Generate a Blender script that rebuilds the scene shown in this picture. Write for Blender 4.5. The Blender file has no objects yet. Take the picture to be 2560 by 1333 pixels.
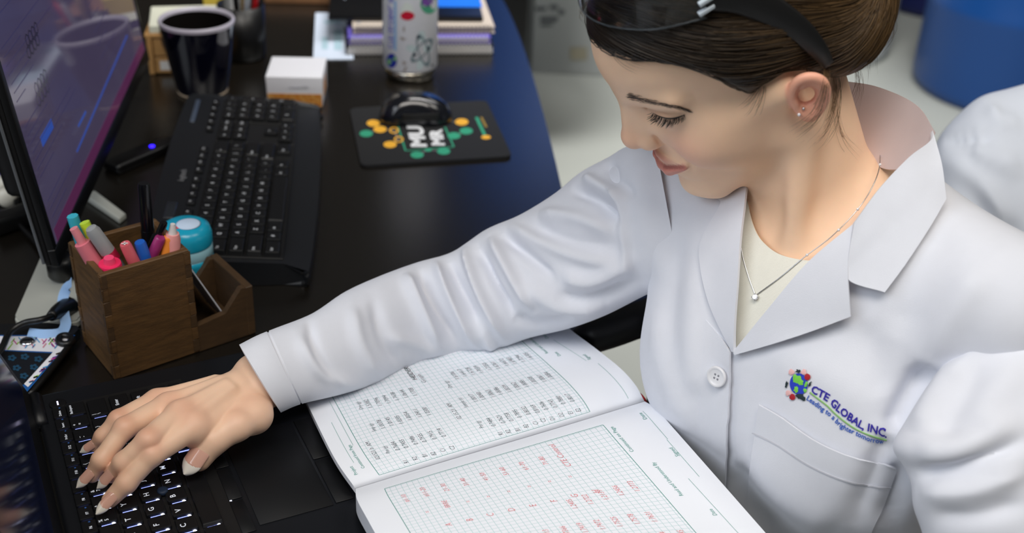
import bpy, bmesh, math, random
import numpy as np
from mathutils import Matrix, Vector
from mathutils.bvhtree import BVHTree
random.seed(7)
SC = bpy.context.scene
COL = SC.collection

# ------------------------------------------------------------------ camera
F = 3000.0                       # focal length in pixels of the 2560 x 1333 frame
TH, RO, CAMH = math.radians(30.0), math.radians(-2.8), 0.672   # desk top is z = 0
_s, _c, _cr, _sr = math.sin(TH), math.cos(TH), math.cos(RO), math.sin(RO)
_R0, _U0, FW = np.array([1., 0, 0]), np.array([0, _s, _c]), np.array([0, _c, -_s])
RT, UP = _cr * _R0 - _sr * _U0, _sr * _R0 + _cr * _U0
CAM = np.array([0, 0, CAMH])
cam_d = bpy.data.cameras.new('camera')
cam_d.sensor_width = 36.0
cam_d.lens = 36.0 * F / 2560.0
cam_d.clip_start = 0.02
cam_d.dof.use_dof = True
cam_d.dof.focus_distance = 0.99
cam_d.dof.aperture_fstop = 5.0
cam = bpy.data.objects.new('camera', cam_d)
COL.objects.link(cam)
m = Matrix.Identity(4)
for i in range(3):
    m[i][0], m[i][1], m[i][2], m[i][3] = RT[i], UP[i], -FW[i], CAM[i]
cam.matrix_world = m
SC.camera = cam

def ray(x, y): return (x - 1280.0) / F * RT + (666.5 - y) / F * UP + FW
def D(x, y, d): return CAM + ray(x, y) * d                      # point at a depth
def Z(x, y, z=0.0):                                             # point on a level
    r = ray(x, y); return CAM + r * ((z - CAMH) / r[2])
def PJ(P):
    d = np.asarray(P, float) - CAM
    z = d @ FW
    return np.stack([1280 + F * (d @ RT) / z, 666.5 - F * (d @ UP) / z, z], -1)

# ------------------------------------------------------------------ light
SC.view_settings.view_transform = 'Standard'
SC.view_settings.look = 'None'
SC.view_settings.gamma = 1.0
SC.view_settings.use_curve_mapping = False
SC.view_settings.exposure = 0.0
w = bpy.data.worlds.new('room_ambience')
SC.world = w
w.use_nodes = True
w.node_tree.nodes['Background'].inputs[0].default_value = (0.70, 0.68, 0.66, 1)
w.node_tree.nodes['Background'].inputs[1].default_value = 0.09
def area(name, loc, target, size, power, color, size_y=None, spread=180):
    l = bpy.data.lights.new(name, 'AREA'); l.energy = power; l.color = color
    l.shape = 'RECTANGLE'; l.size = size; l.size_y = size_y or size; l.spread = math.radians(spread)
    o = bpy.data.objects.new(name, l); COL.objects.link(o)
    o.location = loc
    o.rotation_euler = (Vector(target) - Vector(loc)).to_track_quat('-Z', 'Y').to_euler()
    return o
area('window_light', (-1.75, -0.45, 1.65), (0.12, 0.9, 0.08), 2.0, 33, (0.86, 0.92, 1.0), 1.5)
area('ceiling_light_front', (-0.05, -0.15, 2.1), (0.15, 0.9, 0.1), 1.3, 26, (1.0, 0.95, 0.88), 0.7)
area('right_fill_light', (1.25, 0.55, 2.1), (0.85, 1.45, 0.0), 1.0, 6.5, (1.0, 0.96, 0.88), 0.7, 115)  # unseen fill added to lift the neck, collar and second coat
area('drum_fill_light', (0.35, 1.75, 2.15), (0.05, 3.05, 0.3), 1.2, 34, (1.0, 0.98, 0.95), 0.5, 95)  # unseen lamp added to brighten the raised drum and its desk reflection
area('ceiling_light_back', (1.3, 3.0, 2.15), (1.0, 3.3, -0.7), 1.4, 16, (1.0, 0.99, 0.97), 0.9, 100)

# ------------------------------------------------------------------ materials
MATS = {}
def lin(c):
    c = np.array(c[:3], float) / 255.0
    return tuple(np.where(c <= 0.04045, c / 12.92, ((c + 0.055) / 1.055) ** 2.4)) + (1.0,)
def mat(name, rgb, rough=0.5, metal=0.0, var=0.08, scale=40.0, bump=0.0, bscale=None, spec=0.5, sss=0.0, trans=0.0,
        emit=0.0, attr=None, coat=0.0, stretch=None, alpha=1.0, sheen=0.0):
    """principled material with a little noise in its colour (rgb is sRGB 0-255)"""
    if name in MATS: return MATS[name]
    m = bpy.data.materials.new(name); m.use_nodes = True
    nt = m.node_tree; b = nt.nodes['Principled BSDF']
    tc = nt.nodes.new('ShaderNodeTexCoord'); src = tc.outputs['Object']
    if stretch:
        mp = nt.nodes.new('ShaderNodeMapping'); mp.inputs['Scale'].default_value = stretch
        nt.links.new(src, mp.inputs[0]); src = mp.outputs[0]
    n = nt.nodes.new('ShaderNodeTexNoise'); n.inputs['Scale'].default_value = scale; n.inputs['Detail'].default_value = 5
    nt.links.new(src, n.inputs['Vector'])
    mx = nt.nodes.new('ShaderNodeMix'); mx.data_type = 'RGBA'; mx.blend_type = 'MULTIPLY'
    mx.inputs['Factor'].default_value = 1.0
    rmp = nt.nodes.new('ShaderNodeMapRange')
    rmp.inputs[3].default_value = 1 - var; rmp.inputs[4].default_value = 1 + var
    nt.links.new(n.outputs[0], rmp.inputs[0])
    nt.links.new(rmp.outputs[0], mx.inputs[7])
    if attr:
        a = nt.nodes.new('ShaderNodeAttribute'); a.attribute_name = attr
        nt.links.new(a.outputs['Color'], mx.inputs[6])
    else:
        mx.inputs[6].default_value = lin(rgb)
    nt.links.new(mx.outputs[2], b.inputs['Base Color'])
    b.inputs['Roughness'].default_value = rough
    b.inputs['Metallic'].default_value = metal
    b.inputs['Specular IOR Level'].default_value = spec
    b.inputs['Subsurface Weight'].default_value = sss
    if sss:
        b.inputs['Subsurface Radius'].default_value = (0.008, 0.003, 0.0015); b.inputs['Subsurface Scale'].default_value = 0.6
    b.inputs['Transmission Weight'].default_value = trans
    b.inputs['Coat Weight'].default_value = coat
    b.inputs['Alpha'].default_value = alpha
    b.inputs['Sheen Weight'].default_value = sheen
    if emit:
        b.inputs['Emission Strength'].default_value = emit
        b.inputs['Emission Color'].default_value = lin(rgb)
    if bump:
        n2 = nt.nodes.new('ShaderNodeTexNoise'); n2.inputs['Scale'].default_value = bscale or scale * 4; n2.inputs['Detail'].default_value = 4
        nt.links.new(src, n2.inputs['Vector'])
        bp = nt.nodes.new('ShaderNodeBump'); bp.inputs['Strength'].default_value = bump; bp.inputs['Distance'].default_value = 0.001
        nt.links.new(n2.outputs[0], bp.inputs['Height']); nt.links.new(bp.outputs[0], b.inputs['Normal'])
    MATS[name] = m
    return m

# ------------------------------------------------------------------ objects
ORG = {}
def worg(o): return ORG.get(o.name, np.zeros(3))
def tag(o, label=None, cat=None, group=None, kind=None):
    if label: o['label'] = label
    if cat: o['category'] = cat
    if group: o['group'] = group
    if kind: o['kind'] = kind
    return o
def thing(name, label, cat, loc, group=None):
    o = bpy.data.objects.new(name, None); COL.objects.link(o)
    o.empty_display_size = 0.02
    o.location = tuple(loc); ORG[o.name] = np.array(loc, float)
    return tag(o, label, cat, group)
def link(name, me, parent=None, loc=None, origin=None):
    """link mesh data whose vertices are relative to the world point `origin`"""
    o = bpy.data.objects.new(name, me); COL.objects.link(o)
    origin = np.array(origin if origin is not None else (0, 0, 0), float)
    ORG[o.name] = origin
    if parent is not None:
        o.parent = parent; o.location = tuple(origin - worg(parent))
    else: o.location = tuple(origin)
    return o
def mesh(name, V, Fc, mats, parent=None, smooth=True, mi=None, origin=None, label=None, cat=None, group=None, kind=None, colors=None, uv=None, autosmooth=None):
    """V in world coordinates"""
    V = np.asarray(V, float)
    if origin is None:
        origin = worg(parent) if parent is not None else np.array([(V[:, 0].min() + V[:, 0].max()) / 2, (V[:, 1].min() + V[:, 1].max()) / 2, V[:, 2].min()])
    origin = np.array(origin, float)
    me = bpy.data.meshes.new(name)
    if isinstance(Fc, np.ndarray):
        Fc = Fc.astype(np.int32); k = Fc.shape[1]; n = len(Fc)
        me.vertices.add(len(V)); me.vertices.foreach_set('co', (V - origin).astype(np.float32).ravel())
        me.loops.add(n * k); me.loops.foreach_set('vertex_index', Fc.ravel())
        me.polygons.add(n); me.polygons.foreach_set('loop_start', np.arange(0, n * k, k, dtype=np.int32))
        me.update(calc_edges=True)
    else:
        me.from_pydata([tuple(v) for v in (V - origin)], [], [tuple(f) for f in Fc]); me.update()
    for mt in (mats if isinstance(mats, (list, tuple)) else [mats]): me.materials.append(mt)
    if mi is not None: me.polygons.foreach_set('material_index', np.asarray(mi, np.int32))
    me.polygons.foreach_set('use_smooth', np.full(len(me.polygons), bool(smooth)))
    if autosmooth is not None:
        me.set_sharp_from_angle(angle=math.radians(autosmooth))
    if colors is not None:
        ca = me.color_attributes.new('tint', 'FLOAT_COLOR', 'POINT')
        c4 = np.ones((len(V), 4), np.float32); c4[:, :3] = colors
        ca.data.foreach_set('color', c4.ravel())
    if uv is not None:
        ul = me.uv_layers.new(name='UVMap')
        li = np.empty(len(me.loops), np.int32); me.loops.foreach_get('vertex_index', li)
        ul.data.foreach_set('uv', np.asarray(uv, np.float32)[li].ravel())
    me.validate()
    o = link(name, me, parent, origin=origin)
    return tag(o, label, cat, group, kind)

class MB:
    """collects pieces (world coordinates) into one mesh"""
    def __init__(s): s.V = []; s.F = []; s.M = []; s.n = 0
    def add(s, V, Fc, m=0):
        V = np.asarray(V, float)
        s.V.append(V); s.F += [tuple(int(i) + s.n for i in f) for f in Fc]; s.M += [m] * len(Fc); s.n += len(V)
        return s
    def build(s, name, mats, parent=None, **k):
        return mesh(name, np.concatenate(s.V), s.F, mats, parent, mi=s.M, **k)

def frame(a=0.0, tilt=0.0, tiltax='x'):
    """3x3 whose columns are local axes in the world; a = turn about z"""
    Rz = np.array([[math.cos(a), -math.sin(a), 0], [math.sin(a), math.cos(a), 0], [0, 0, 1]])
    ct, st = math.cos(tilt), math.sin(tilt)
    Rt = np.array([[1, 0, 0], [0, ct, -st], [0, st, ct]]) if tiltax == 'x' else np.array([[ct, 0, st], [0, 1, 0], [-st, 0, ct]])
    return Rz @ Rt
def rbox(size, bev=0.002, seg=2, taper=0.0):
    """bevelled box centred in x,y with its base at z=0 -> V, F ; taper narrows the top"""
    bm = bmesh.new(); bmesh.ops.create_cube(bm, size=1.0)
    for v in bm.verts:
        t = 1 - taper if v.co.z > 0 else 1
        v.co = (v.co.x * size[0] * t, v.co.y * size[1] * t, (v.co.z + 0.5) * size[2])
    if bev: bmesh.ops.bevel(bm, geom=list(bm.edges), offset=bev, segments=seg, affect='EDGES', profile=0.6)
    bm.verts.index_update()
    V = np.array([v.co[:] for v in bm.verts]); Fc = [[v.index for v in f.verts] for f in bm.faces]
    bm.free(); return V, Fc
def prism(poly, h, bev=0.0, seg=2):
    """extruded polygon (counter-clockwise xy) from z=0 to h"""
    bm = bmesh.new()
    a = [bm.verts.new((p[0], p[1], 0)) for p in poly]; b = [bm.verts.new((p[0], p[1], h)) for p in poly]
    bm.faces.new(a[::-1]); top = bm.faces.new(b)
    for i in range(len(poly)): j = (i + 1) % len(poly); bm.faces.new((a[i], a[j], b[j], b[i]))
    if bev:
        es = [e for e in bm.edges if (e.verts[0].co.z > h * 0.5) == (e.verts[1].co.z > h * 0.5)]
        bmesh.ops.bevel(bm, geom=es, offset=bev, segments=seg, affect='EDGES')
    bm.verts.index_update()
    V = np.array([v.co[:] for v in bm.verts]); Fc = [[v.index for v in f.verts] for f in bm.faces]
    bm.free(); return V, Fc
def lathe(prof, n=40, cap=True):
    prof = np.asarray(prof, float); V = []; Fc = []
    for r, z in prof:
        for i in range(n):
            t = 2 * math.pi * i / n; V.append((r * math.cos(t), r * math.sin(t), z))
    for j in range(len(prof) - 1):
        for i in range(n):
            k = (i + 1) % n; Fc.append((j * n + i, j * n + k, (j + 1) * n + k, (j + 1) * n + i))
    if cap:
        if prof[0][0] > 1e-6: Fc.append(tuple(range(n))[::-1])
        if prof[-1][0] > 1e-6: Fc.append(tuple((len(prof) - 1) * n + i for i in range(n)))
    return np.array(V), Fc
def cat_rom(P, n):
    """smooth curve through points, n samples"""
    P = np.asarray(P, float); k = len(P)
    Q = np.concatenate([[2 * P[0] - P[1]], P, [2 * P[-1] - P[-2]]])
    t = np.linspace(0, k - 1 - 1e-9, n); i = t.astype(int); u = (t - i)[:, None]
    a, b, c, d = Q[i], Q[i + 1], Q[i + 2], Q[i + 3]
    return 0.5 * (2 * b + (c - a) * u + (2 * a - 5 * b + 4 * c - d) * u ** 2 + (3 * b - a - 3 * c + d) * u ** 3)
def tube(path, r, n=8, cap=True):
    """tube along a polyline; r scalar or list"""
    P = np.asarray(path, float); k = len(P); r = np.broadcast_to(np.asarray(r, float), (k,))
    T = np.gradient(P, axis=0); T /= np.linalg.norm(T, axis=1)[:, None] + 1e-12
    u = np.cross(T[0], [0.31, 0.2, 0.93]); u /= np.linalg.norm(u)
    V = []; ang = np.arange(n) * 2 * math.pi / n
    for i in range(k):
        u = u - T[i] * (u @ T[i]); u /= np.linalg.norm(u) + 1e-12
        v = np.cross(T[i], u)
        V.append(P[i] + r[i] * (np.cos(ang)[:, None] * u + np.sin(ang)[:, None] * v))
    V = np.concatenate(V); Fc = []
    for j in range(k - 1):
        for i in range(n):
            q = (i + 1) % n; Fc.append((j * n + i, j * n + q, (j + 1) * n + q, (j + 1) * n + i))
    if cap: Fc.append(tuple(range(n))[::-1]); Fc.append(tuple((k - 1) * n + i for i in range(n)))
    return V, Fc
def place(VF, loc, Rm=None):
    V, Fc = VF
    V = np.asarray(V, float)
    if Rm is not None: V = V @ np.asarray(Rm).T
    return V + np.asarray(loc, float), Fc
def gridfaces(nu, nv, closed_u=False):
    """faces of an (nv rows) x (nu columns) vertex grid"""
    j, i = np.meshgrid(np.arange(nv - 1), np.arange(nu if closed_u else nu - 1), indexing='ij')
    k = (i + 1) % nu
    return np.stack([j * nu + i, j * nu + k, (j + 1) * nu + k, (j + 1) * nu + i], -1).reshape(-1, 4)
_tc = {}
def text_mesh(s, size=1.0, shear=0.0, bold=0.0, res=2):
    """triangulated flat text, origin at its left baseline -> V (n,3), F"""
    key = (s, size, shear, bold, res)
    if key in _tc: return _tc[key]
    cu = bpy.data.curves.new('t', 'FONT'); cu.body = s; cu.size = size; cu.shear = shear; cu.offset = bold; cu.resolution_u = res
    o = bpy.data.objects.new('t', cu); COL.objects.link(o)
    me = bpy.data.meshes.new_from_object(o)
    V = np.array([v.co[:] for v in me.vertices]).reshape(-1, 3); Fc = [tuple(p.vertices) for p in me.polygons]
    bpy.data.objects.remove(o); bpy.data.curves.remove(cu); bpy.data.meshes.remove(me)
    _tc[key] = (V, Fc); return V, Fc

# ------------------------------------------------------------------ signed distance shapes
def smin(a, b, k):
    h = np.clip(0.5 + 0.5 * (b - a) / k, 0, 1)
    return b * (1 - h) + a * h - k * h * (1 - h)
def smax(a, b, k): return -smin(-a, -b, k)
def ell(p, c, r, Rm=None):
    q = p - np.array(c, np.float32)
    if Rm is not None: q = q @ np.asarray(Rm, np.float32)
    r = np.array(r, np.float32)
    k0 = np.sqrt(((q / r) ** 2).sum(1)); k1 = np.sqrt(((q / r ** 2) ** 2).sum(1)) + 1e-9
    return k0 * (k0 - 1) / k1
def rcone(p, a, b, ra, rb):
    a = np.array(a, np.float32); b = np.array(b, np.float32)
    ab = b - a; t = np.clip(((p - a) @ ab) / (ab @ ab), 0, 1)
    return np.sqrt(((p - a - t[:, None] * ab) ** 2).sum(1)) - (ra + (rb - ra) * t)
def surfnet(f, lo, hi, h, newton=1):
    """surface nets of f(p)<0 with sparse evaluation -> V, quads"""
    lo = np.array(lo, float); hi = np.array(hi, float); B = 8
    nb = np.ceil((hi - lo) / (h * B)).astype(int); N = nb * B + 1
    ctr = [lo[a] + (np.arange(nb[a]) + 0.5) * B * h for a in range(3)]
    G = np.stack(np.meshgrid(*ctr, indexing='ij'), -1).reshape(-1, 3).astype(np.float32)
    fc = f(G); near = np.abs(fc) < B * h * 1.05
    A = np.repeat(np.repeat(np.repeat(fc.reshape(nb), B, 0), B, 1), B, 2)
    A = np.pad(A, ((0, 1),) * 3, mode='edge').astype(np.float32)
    off = np.stack(np.meshgrid(*[np.arange(B + 1)] * 3, indexing='ij'), -1).reshape(-1, 3)
    ids = np.stack(np.unravel_index(np.nonzero(near)[0], nb), -1) * B
    for s in range(0, len(ids), 400):
        idx = (ids[s:s + 400, None, :] + off[None]).reshape(-1, 3)
        A[idx[:, 0], idx[:, 1], idx[:, 2]] = f((lo + idx * h).astype(np.float32))
    S = A < 0
    n0, n1, n2 = N - 1
    cnt = np.zeros((n0, n1, n2), np.int8)
    for d in np.ndindex(2, 2, 2): cnt += S[d[0]:d[0] + n0, d[1]:d[1] + n1, d[2]:d[2] + n2]
    cells = np.stack(np.nonzero((cnt > 0) & (cnt < 8)), -1)
    vid = np.full((n0, n1, n2), -1, np.int32); vid[tuple(cells.T)] = np.arange(len(cells))
    acc = np.zeros((len(cells), 3)); num = np.zeros(len(cells))
    for ax in range(3):
        for d in np.ndindex(2, 2):
            o = [0, 0, 0]; oth = [a for a in range(3) if a != ax]; o[oth[0]], o[oth[1]] = d
            p0 = cells + o; p1 = p0.copy(); p1[:, ax] += 1
            a = A[tuple(p0.T)]; b = A[tuple(p1.T)]; cr = (a < 0) != (b < 0)
            t = np.where(cr, a / np.where(cr, a - b, 1), 0)
            q = p0.astype(float); q[:, ax] += t
            acc += q * cr[:, None]; num += cr
    V = lo + acc / num[:, None] * h
    Q = []
    for ax in range(3):
        a1, a2 = (ax + 1) % 3, (ax + 2) % 3
        sl0 = [slice(None)] * 3; sl1 = [slice(None)] * 3
        sl0[ax] = slice(0, -1); sl1[ax] = slice(1, None)
        s0 = S[tuple(sl0)]; s1 = S[tuple(sl1)]
        e = np.stack(np.nonzero(s0 != s1), -1)
        e = e[(e[:, a1] > 0) & (e[:, a2] > 0) & (e[:, a1] < N[a1] - 1) & (e[:, a2] < N[a2] - 1)]
        flip = s0[tuple(e.T)]
        def g(d1, d2):
            c = e.copy(); c[:, a1] += d1; c[:, a2] += d2; return vid[tuple(c.T)]
        q = np.stack([g(-1, -1), g(0, -1), g(0, 0), g(-1, 0)], 1)
        q[~flip] = q[~flip][:, ::-1]; Q.append(q)
    Q = np.concatenate(Q); Q = Q[(Q >= 0).all(1)]
    for _ in range(newton):
        e = h * 0.35; fv = f(V.astype(np.float32))
        g = np.stack([f((V + np.eye(3)[a] * e).astype(np.float32)) - fv for a in range(3)], 1) / e
        gg = (g ** 2).sum(1) + 1e-6
        st = -(fv / gg)[:, None] * g
        ln = np.linalg.norm(st, axis=1)[:, None]; st *= np.minimum(1, h * 0.5 / (ln + 1e-9))
        V = V + st * 0.9
    return V, Q
def raymarch(f, px, tmin, tmax, step=0.002):
    """first hits (world) of camera rays with f(p)<0; f takes world points; px (n,2)"""
    px = np.asarray(px, float)
    Rr = (px[:, :1] - 1280) / F * RT + (666.5 - px[:, 1:]) / F * UP + FW
    t = np.full(len(px), tmin); done = np.zeros(len(px), bool)
    for _ in range(int((tmax - tmin) / step)):
        v = f((CAM + Rr * t[:, None]).astype(np.float32))
        done |= v < 0
        if done.all(): break
        t = np.where(done, t, t + np.maximum(step, np.minimum(v * 0.6, 0.05)))
    lo = t - step * 1.5; hi = t.copy()
    for _ in range(14):
        mid = (lo + hi) / 2; v = f((CAM + Rr * mid[:, None]).astype(np.float32)) < 0
        hi = np.where(v, mid, hi); lo = np.where(v, lo, mid)
    return CAM + Rr * hi[:, None], done & (t < tmax)
# ------------------------------------------------------------------ sheets, folds, draping
def seg_dist(P, a, b):
    a = np.array(a, float); b = np.array(b, float); ab = b - a
    t = np.clip(((P - a) @ ab) / (ab @ ab), 0, 1)
    return np.linalg.norm(P - a - t[:, None] * ab, axis=1), t
def folds(V, N, specs):
    """push vertices along their normals; each spec is a crease line seen at pixels with height (mm) and width (px)"""
    px = PJ(V)[:, :2]; face = np.clip(-(N * ((V - CAM) / np.linalg.norm(V - CAM, axis=1)[:, None])).sum(1) * 2.2, 0, 1)
    off = np.zeros(len(V))
    for pts, hmm, wpx in specs:
        pts = cat_rom(pts, 14) if len(pts) > 2 else np.array(pts, float)
        best = np.full(len(V), 1e9); tt = np.zeros(len(V)); n = len(pts) - 1
        for i in range(n):
            d, t = seg_dist(px, pts[i], pts[i + 1])
            m = d < best; best = np.where(m, d, best); tt = np.where(m, (i + t) / n, tt)
        env = np.clip(np.sin(np.pi * np.clip(tt, 0.02, 0.98)) * 1.6, 0.15, 1)
        off += hmm / 1000 * np.exp(-(best / wpx) ** 2) * env
    return V + N * (off * face)[:, None]
def gnormals(G, closed=False):
    """normals of a (nv,nu,3) grid"""
    if closed: du = np.roll(G, -1, 1) - np.roll(G, 1, 1)
    else: du = np.gradient(G, axis=1)
    dv = np.gradient(G, axis=0); n = np.cross(du, dv)
    return n / (np.linalg.norm(n, axis=2)[:, :, None] + 1e-12)
def vnormals(V, Q):
    n = np.cross(V[Q[:, 2]] - V[Q[:, 0]], V[Q[:, 3]] - V[Q[:, 1]]); o = np.zeros_like(V)
    for k in range(4): np.add.at(o, Q[:, k], n)
    return o / (np.linalg.norm(o, axis=1)[:, None] + 1e-12)
def slab(name, G, thick, mats, parent, face_cam=True, **k):
    """solid sheet from a (nv,nu,3) grid, thickness goes away from the camera side"""
    nv, nu = G.shape[:2]; N = gnormals(G)
    c = G[nv // 2, nu // 2]
    if (N[nv // 2, nu // 2] @ (c - CAM) > 0) == face_cam: N = -N; rev = True
    else: rev = False
    A = G.reshape(-1, 3); Bv = (G - N * thick).reshape(-1, 3); g = gridfaces(nu, nv); n = nu * nv
    F1 = g[:, ::-1] if rev else g
    F2 = (g if rev else g[:, ::-1]) + n
    rim = [i for i in range(nu)] + [j * nu + nu - 1 for j in range(1, nv)] + [(nv - 1) * nu + i for i in range(nu - 2, -1, -1)] + [j * nu for j in range(nv - 2, 0, -1)]
    rim = np.array(rim); r2 = np.roll(rim, -1)
    F3 = np.stack([rim, rim + n, r2 + n, r2], 1)
    if rev: F3 = F3[:, ::-1]
    return mesh(name, np.concatenate([A, Bv]), np.concatenate([F1, F2, F3]), mats, parent, autosmooth=50, **k)
def coons(top, bot, lef, rig, nu, nv, sm=True):
    """top, bot run left to right; lef, rig run top to bottom (lists of points)"""
    def cv(c, n):
        c = np.array(c, float)
        if len(c) == 2 or not sm:
            s = np.r_[0, np.cumsum(np.linalg.norm(np.diff(c[:, :2], axis=0), axis=1))]; s /= s[-1]
            return np.stack([np.interp(np.linspace(0, 1, n), s, c[:, k]) for k in range(c.shape[1])], 1)
        d = cat_rom(c, 120); s = np.r_[0, np.cumsum(np.linalg.norm(np.diff(d[:, :2], axis=0), axis=1))]; s /= s[-1]
        return np.stack([np.interp(np.linspace(0, 1, n), s, d[:, k]) for k in range(d.shape[1])], 1)
    T, B, L, R_ = cv(top, nu), cv(bot, nu), cv(lef, nv), cv(rig, nv)
    u = np.linspace(0, 1, nu)[None, :, None]; v = np.linspace(0, 1, nv)[:, None, None]
    S = (1 - v) * T[None] + v * B[None] + (1 - u) * L[:, None] + u * R_[:, None]
    return S - ((1 - u) * (1 - v) * T[0] + u * (1 - v) * T[-1] + (1 - u) * v * B[0] + u * v * B[-1])
def to3(G): return np.array([[D(*p) for p in row] for row in G])
class Drape:
    def __init__(s, V, Fq): s.t = BVHTree.FromPolygons([tuple(v) for v in V], [tuple(int(i) for i in f) for f in Fq])
    def hit(s, x, y, off=0.0):
        d = ray(x, y); d = d / np.linalg.norm(d)
        h, n, i, t = s.t.ray_cast(Vector(CAM), Vector(d))
        if h is None: return None
        n = np.array(n);
        if n @ d > 0: n = -n
        return np.array(h) + n * off
    def grid(s, G, off):
        nv, nu = G.shape[:2]; P = np.full((nv, nu, 3), np.nan)
        for j in range(nv):
            for i in range(nu):
                o = off(i / max(1, nu - 1), j / max(1, nv - 1)) if callable(off) else off
                h = s.hit(G[j, i, 0], G[j, i, 1], o)
                if h is not None: P[j, i] = h
        bad = np.isnan(P[:, :, 0])
        if bad.any():
            good = np.argwhere(~bad)
            for j, i in np.argwhere(bad):
                k = good[np.argmin(((good - (j, i)) ** 2).sum(1))]
                P[j, i] = D(G[j, i, 0], G[j, i, 1], PJ(P[k[0], k[1]])[2])
        if nu > 8 and nv > 8:
            for _ in range(3): P[1:-1, 1:-1] = (P[:-2, 1:-1] + P[2:, 1:-1] + P[1:-1, :-2] + P[1:-1, 2:]) / 4; P[1:-1, 0] = (P[:-2, 0] + 2 * P[1:-1, 0] + P[2:, 0]) / 4; P[1:-1, -1] = (P[:-2, -1] + 2 * P[1:-1, -1] + P[2:, -1]) / 4
        return P
def inpoly(px, poly):
    x, y = px[:, 0], px[:, 1]; r = np.zeros(len(px), bool); n = len(poly)
    for i in range(n):
        (x1, y1), (x2, y2) = poly[i], poly[(i + 1) % n]
        c = ((y1 > y) != (y2 > y)); r ^= c & (x < (x2 - x1) * (y - y1) / (y2 - y1 + 1e-12) + x1)
    return r

# ------------------------------------------------------------------ torso of the coat as a distance field (metres, world)
TC = np.array([0.252, 0.872, 0.0])                        # axis of the chest on plan
SD = np.array([0.714, -0.700, 0.0]); FD = np.array([-0.700, -0.714, 0.0]); ZD = np.array([0, 0, 1.0])
TB = np.stack([SD, FD, ZD], 1)
def tpt(s, f, z): return TC + s * SD + f * FD + z * ZD
def coat_f(p):
    q = ((p - TC.astype(np.float32)) @ TB.astype(np.float32))      # s (her left), f (front), z
    # lean: the trunk tips forward going up
    d = rcone(q, (-0.165, 0.014, 0.180), (0.160, -0.005, 0.212), 0.050, 0.052)
    d = smin(d, rcone(q, (-0.03, -0.02, 0.222), (-0.15, 0.008, 0.192), 0.056, 0.045), 0.03)
    d = smin(d, rcone(q, (0.03, -0.02, 0.235), (0.145, -0.005, 0.216), 0.056, 0.048), 0.03)
    d = smin(d, ell(q, (0.015, 0.0, 0.10), (0.150, 0.110, 0.15)), 0.05)
    d = smin(d, ell(q, (-0.050, 0.040, 0.080), (0.062, 0.062, 0.075)), 0.05)
    d = smin(d, ell(q, (0.080, 0.045, 0.080), (0.075, 0.070, 0.075)), 0.05)
    d = smin(d, ell(q, (0.032, -0.012, -0.14), (0.146, 0.098, 0.24)), 0.06)
    return d
RS = [(598, 862, 702, 1032, 1.030), (645, 838, 735, 1017, 1.040), (690, 820, 770, 1006, 1.052), (780, 784, 855, 986, 1.076), (862, 730, 935, 961, 1.105), (950, 690, 1005, 929, 1.13),
      (1040, 657, 1070, 911, 1.155), (1130, 630, 1150, 894, 1.165), (1215, 574, 1240, 877, 1.165), (1300, 537, 1320, 846, 1.155), (1385, 485, 1420, 822, 1.14),
      (1450, 432, 1510, 790, 1.125), (1520, 394, 1598, 746, 1.105), (1572, 366, 1640, 725, 1.085), (1640, 368, 1700, 690, 1.065)]
# ------------------------------------------------------------------ the room
FLOORM = mat('concrete_floor', (156, 159, 154), 0.6, var=0.14, scale=2.2, bump=0.15, bscale=60)
def quad(name, pts, m, kind='structure'): return mesh(name, pts, [(0, 1, 2, 3)], m, smooth=False, kind=kind, origin=(0, 0, 0))
def slabbox(name, lo, hi, m, **k):
    c = [(lo[i] + hi[i]) / 2 for i in range(3)]
    return mesh(name, *place(rbox([hi[i] - lo[i] for i in range(3)], 0.0), (c[0], c[1], lo[2])), m, smooth=False, **k)
slabbox('floor', (-3.6, -2.5, -0.84), (4.4, 8.0, -0.74), FLOORM, kind='structure')
slabbox('wall_back', (-3.6, 7.9, -0.74), (4.4, 8.0, 2.3), mat('back_wall_paint', (48, 48, 50), 0.8, var=0.05, scale=3), kind='structure')
slabbox('wall_right', (4.3, -2.5, -0.74), (4.4, 7.9, 2.3), mat('side_wall_paint', (150, 150, 148), 0.8, var=0.05, scale=3), kind='structure')

# --- desk
DESKM = mat('espresso_laminate', (19, 16, 12), 0.25, var=0.30, scale=60, bump=0.04, bscale=500, stretch=(1, 8, 8), spec=0.9)
desk = thing('desk', 'large dark espresso desk with a bowed front edge', 'desk', (-0.8, 1.2, -0.74))
edge = cat_rom(np.array([(0.06, 0.25), (0.085, 0.6), (0.088, 0.85), (0.079, 1.04), (0.056, 1.392), (0.009, 1.826), (-0.04, 2.13), (-0.10, 2.35)]), 40)
poly = [(-1.75, 0.25)] + [tuple(p) for p in edge] + [(-1.75, 2.35)]
V_, F_ = prism(poly, 0.032, 0.0025, 2)
mesh('desktop', V_ + np.array([0, 0, -0.032]), F_, DESKM, desk, autosmooth=40)
for i, (x, y) in enumerate(((-1.65, 0.4), (-0.12, 0.40), (-1.65, 2.2), (-0.22, 2.2))):
    mesh('leg', *place(rbox((.06, .06, .708), .004), (x, y, -.74)), DESKM, desk)

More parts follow.
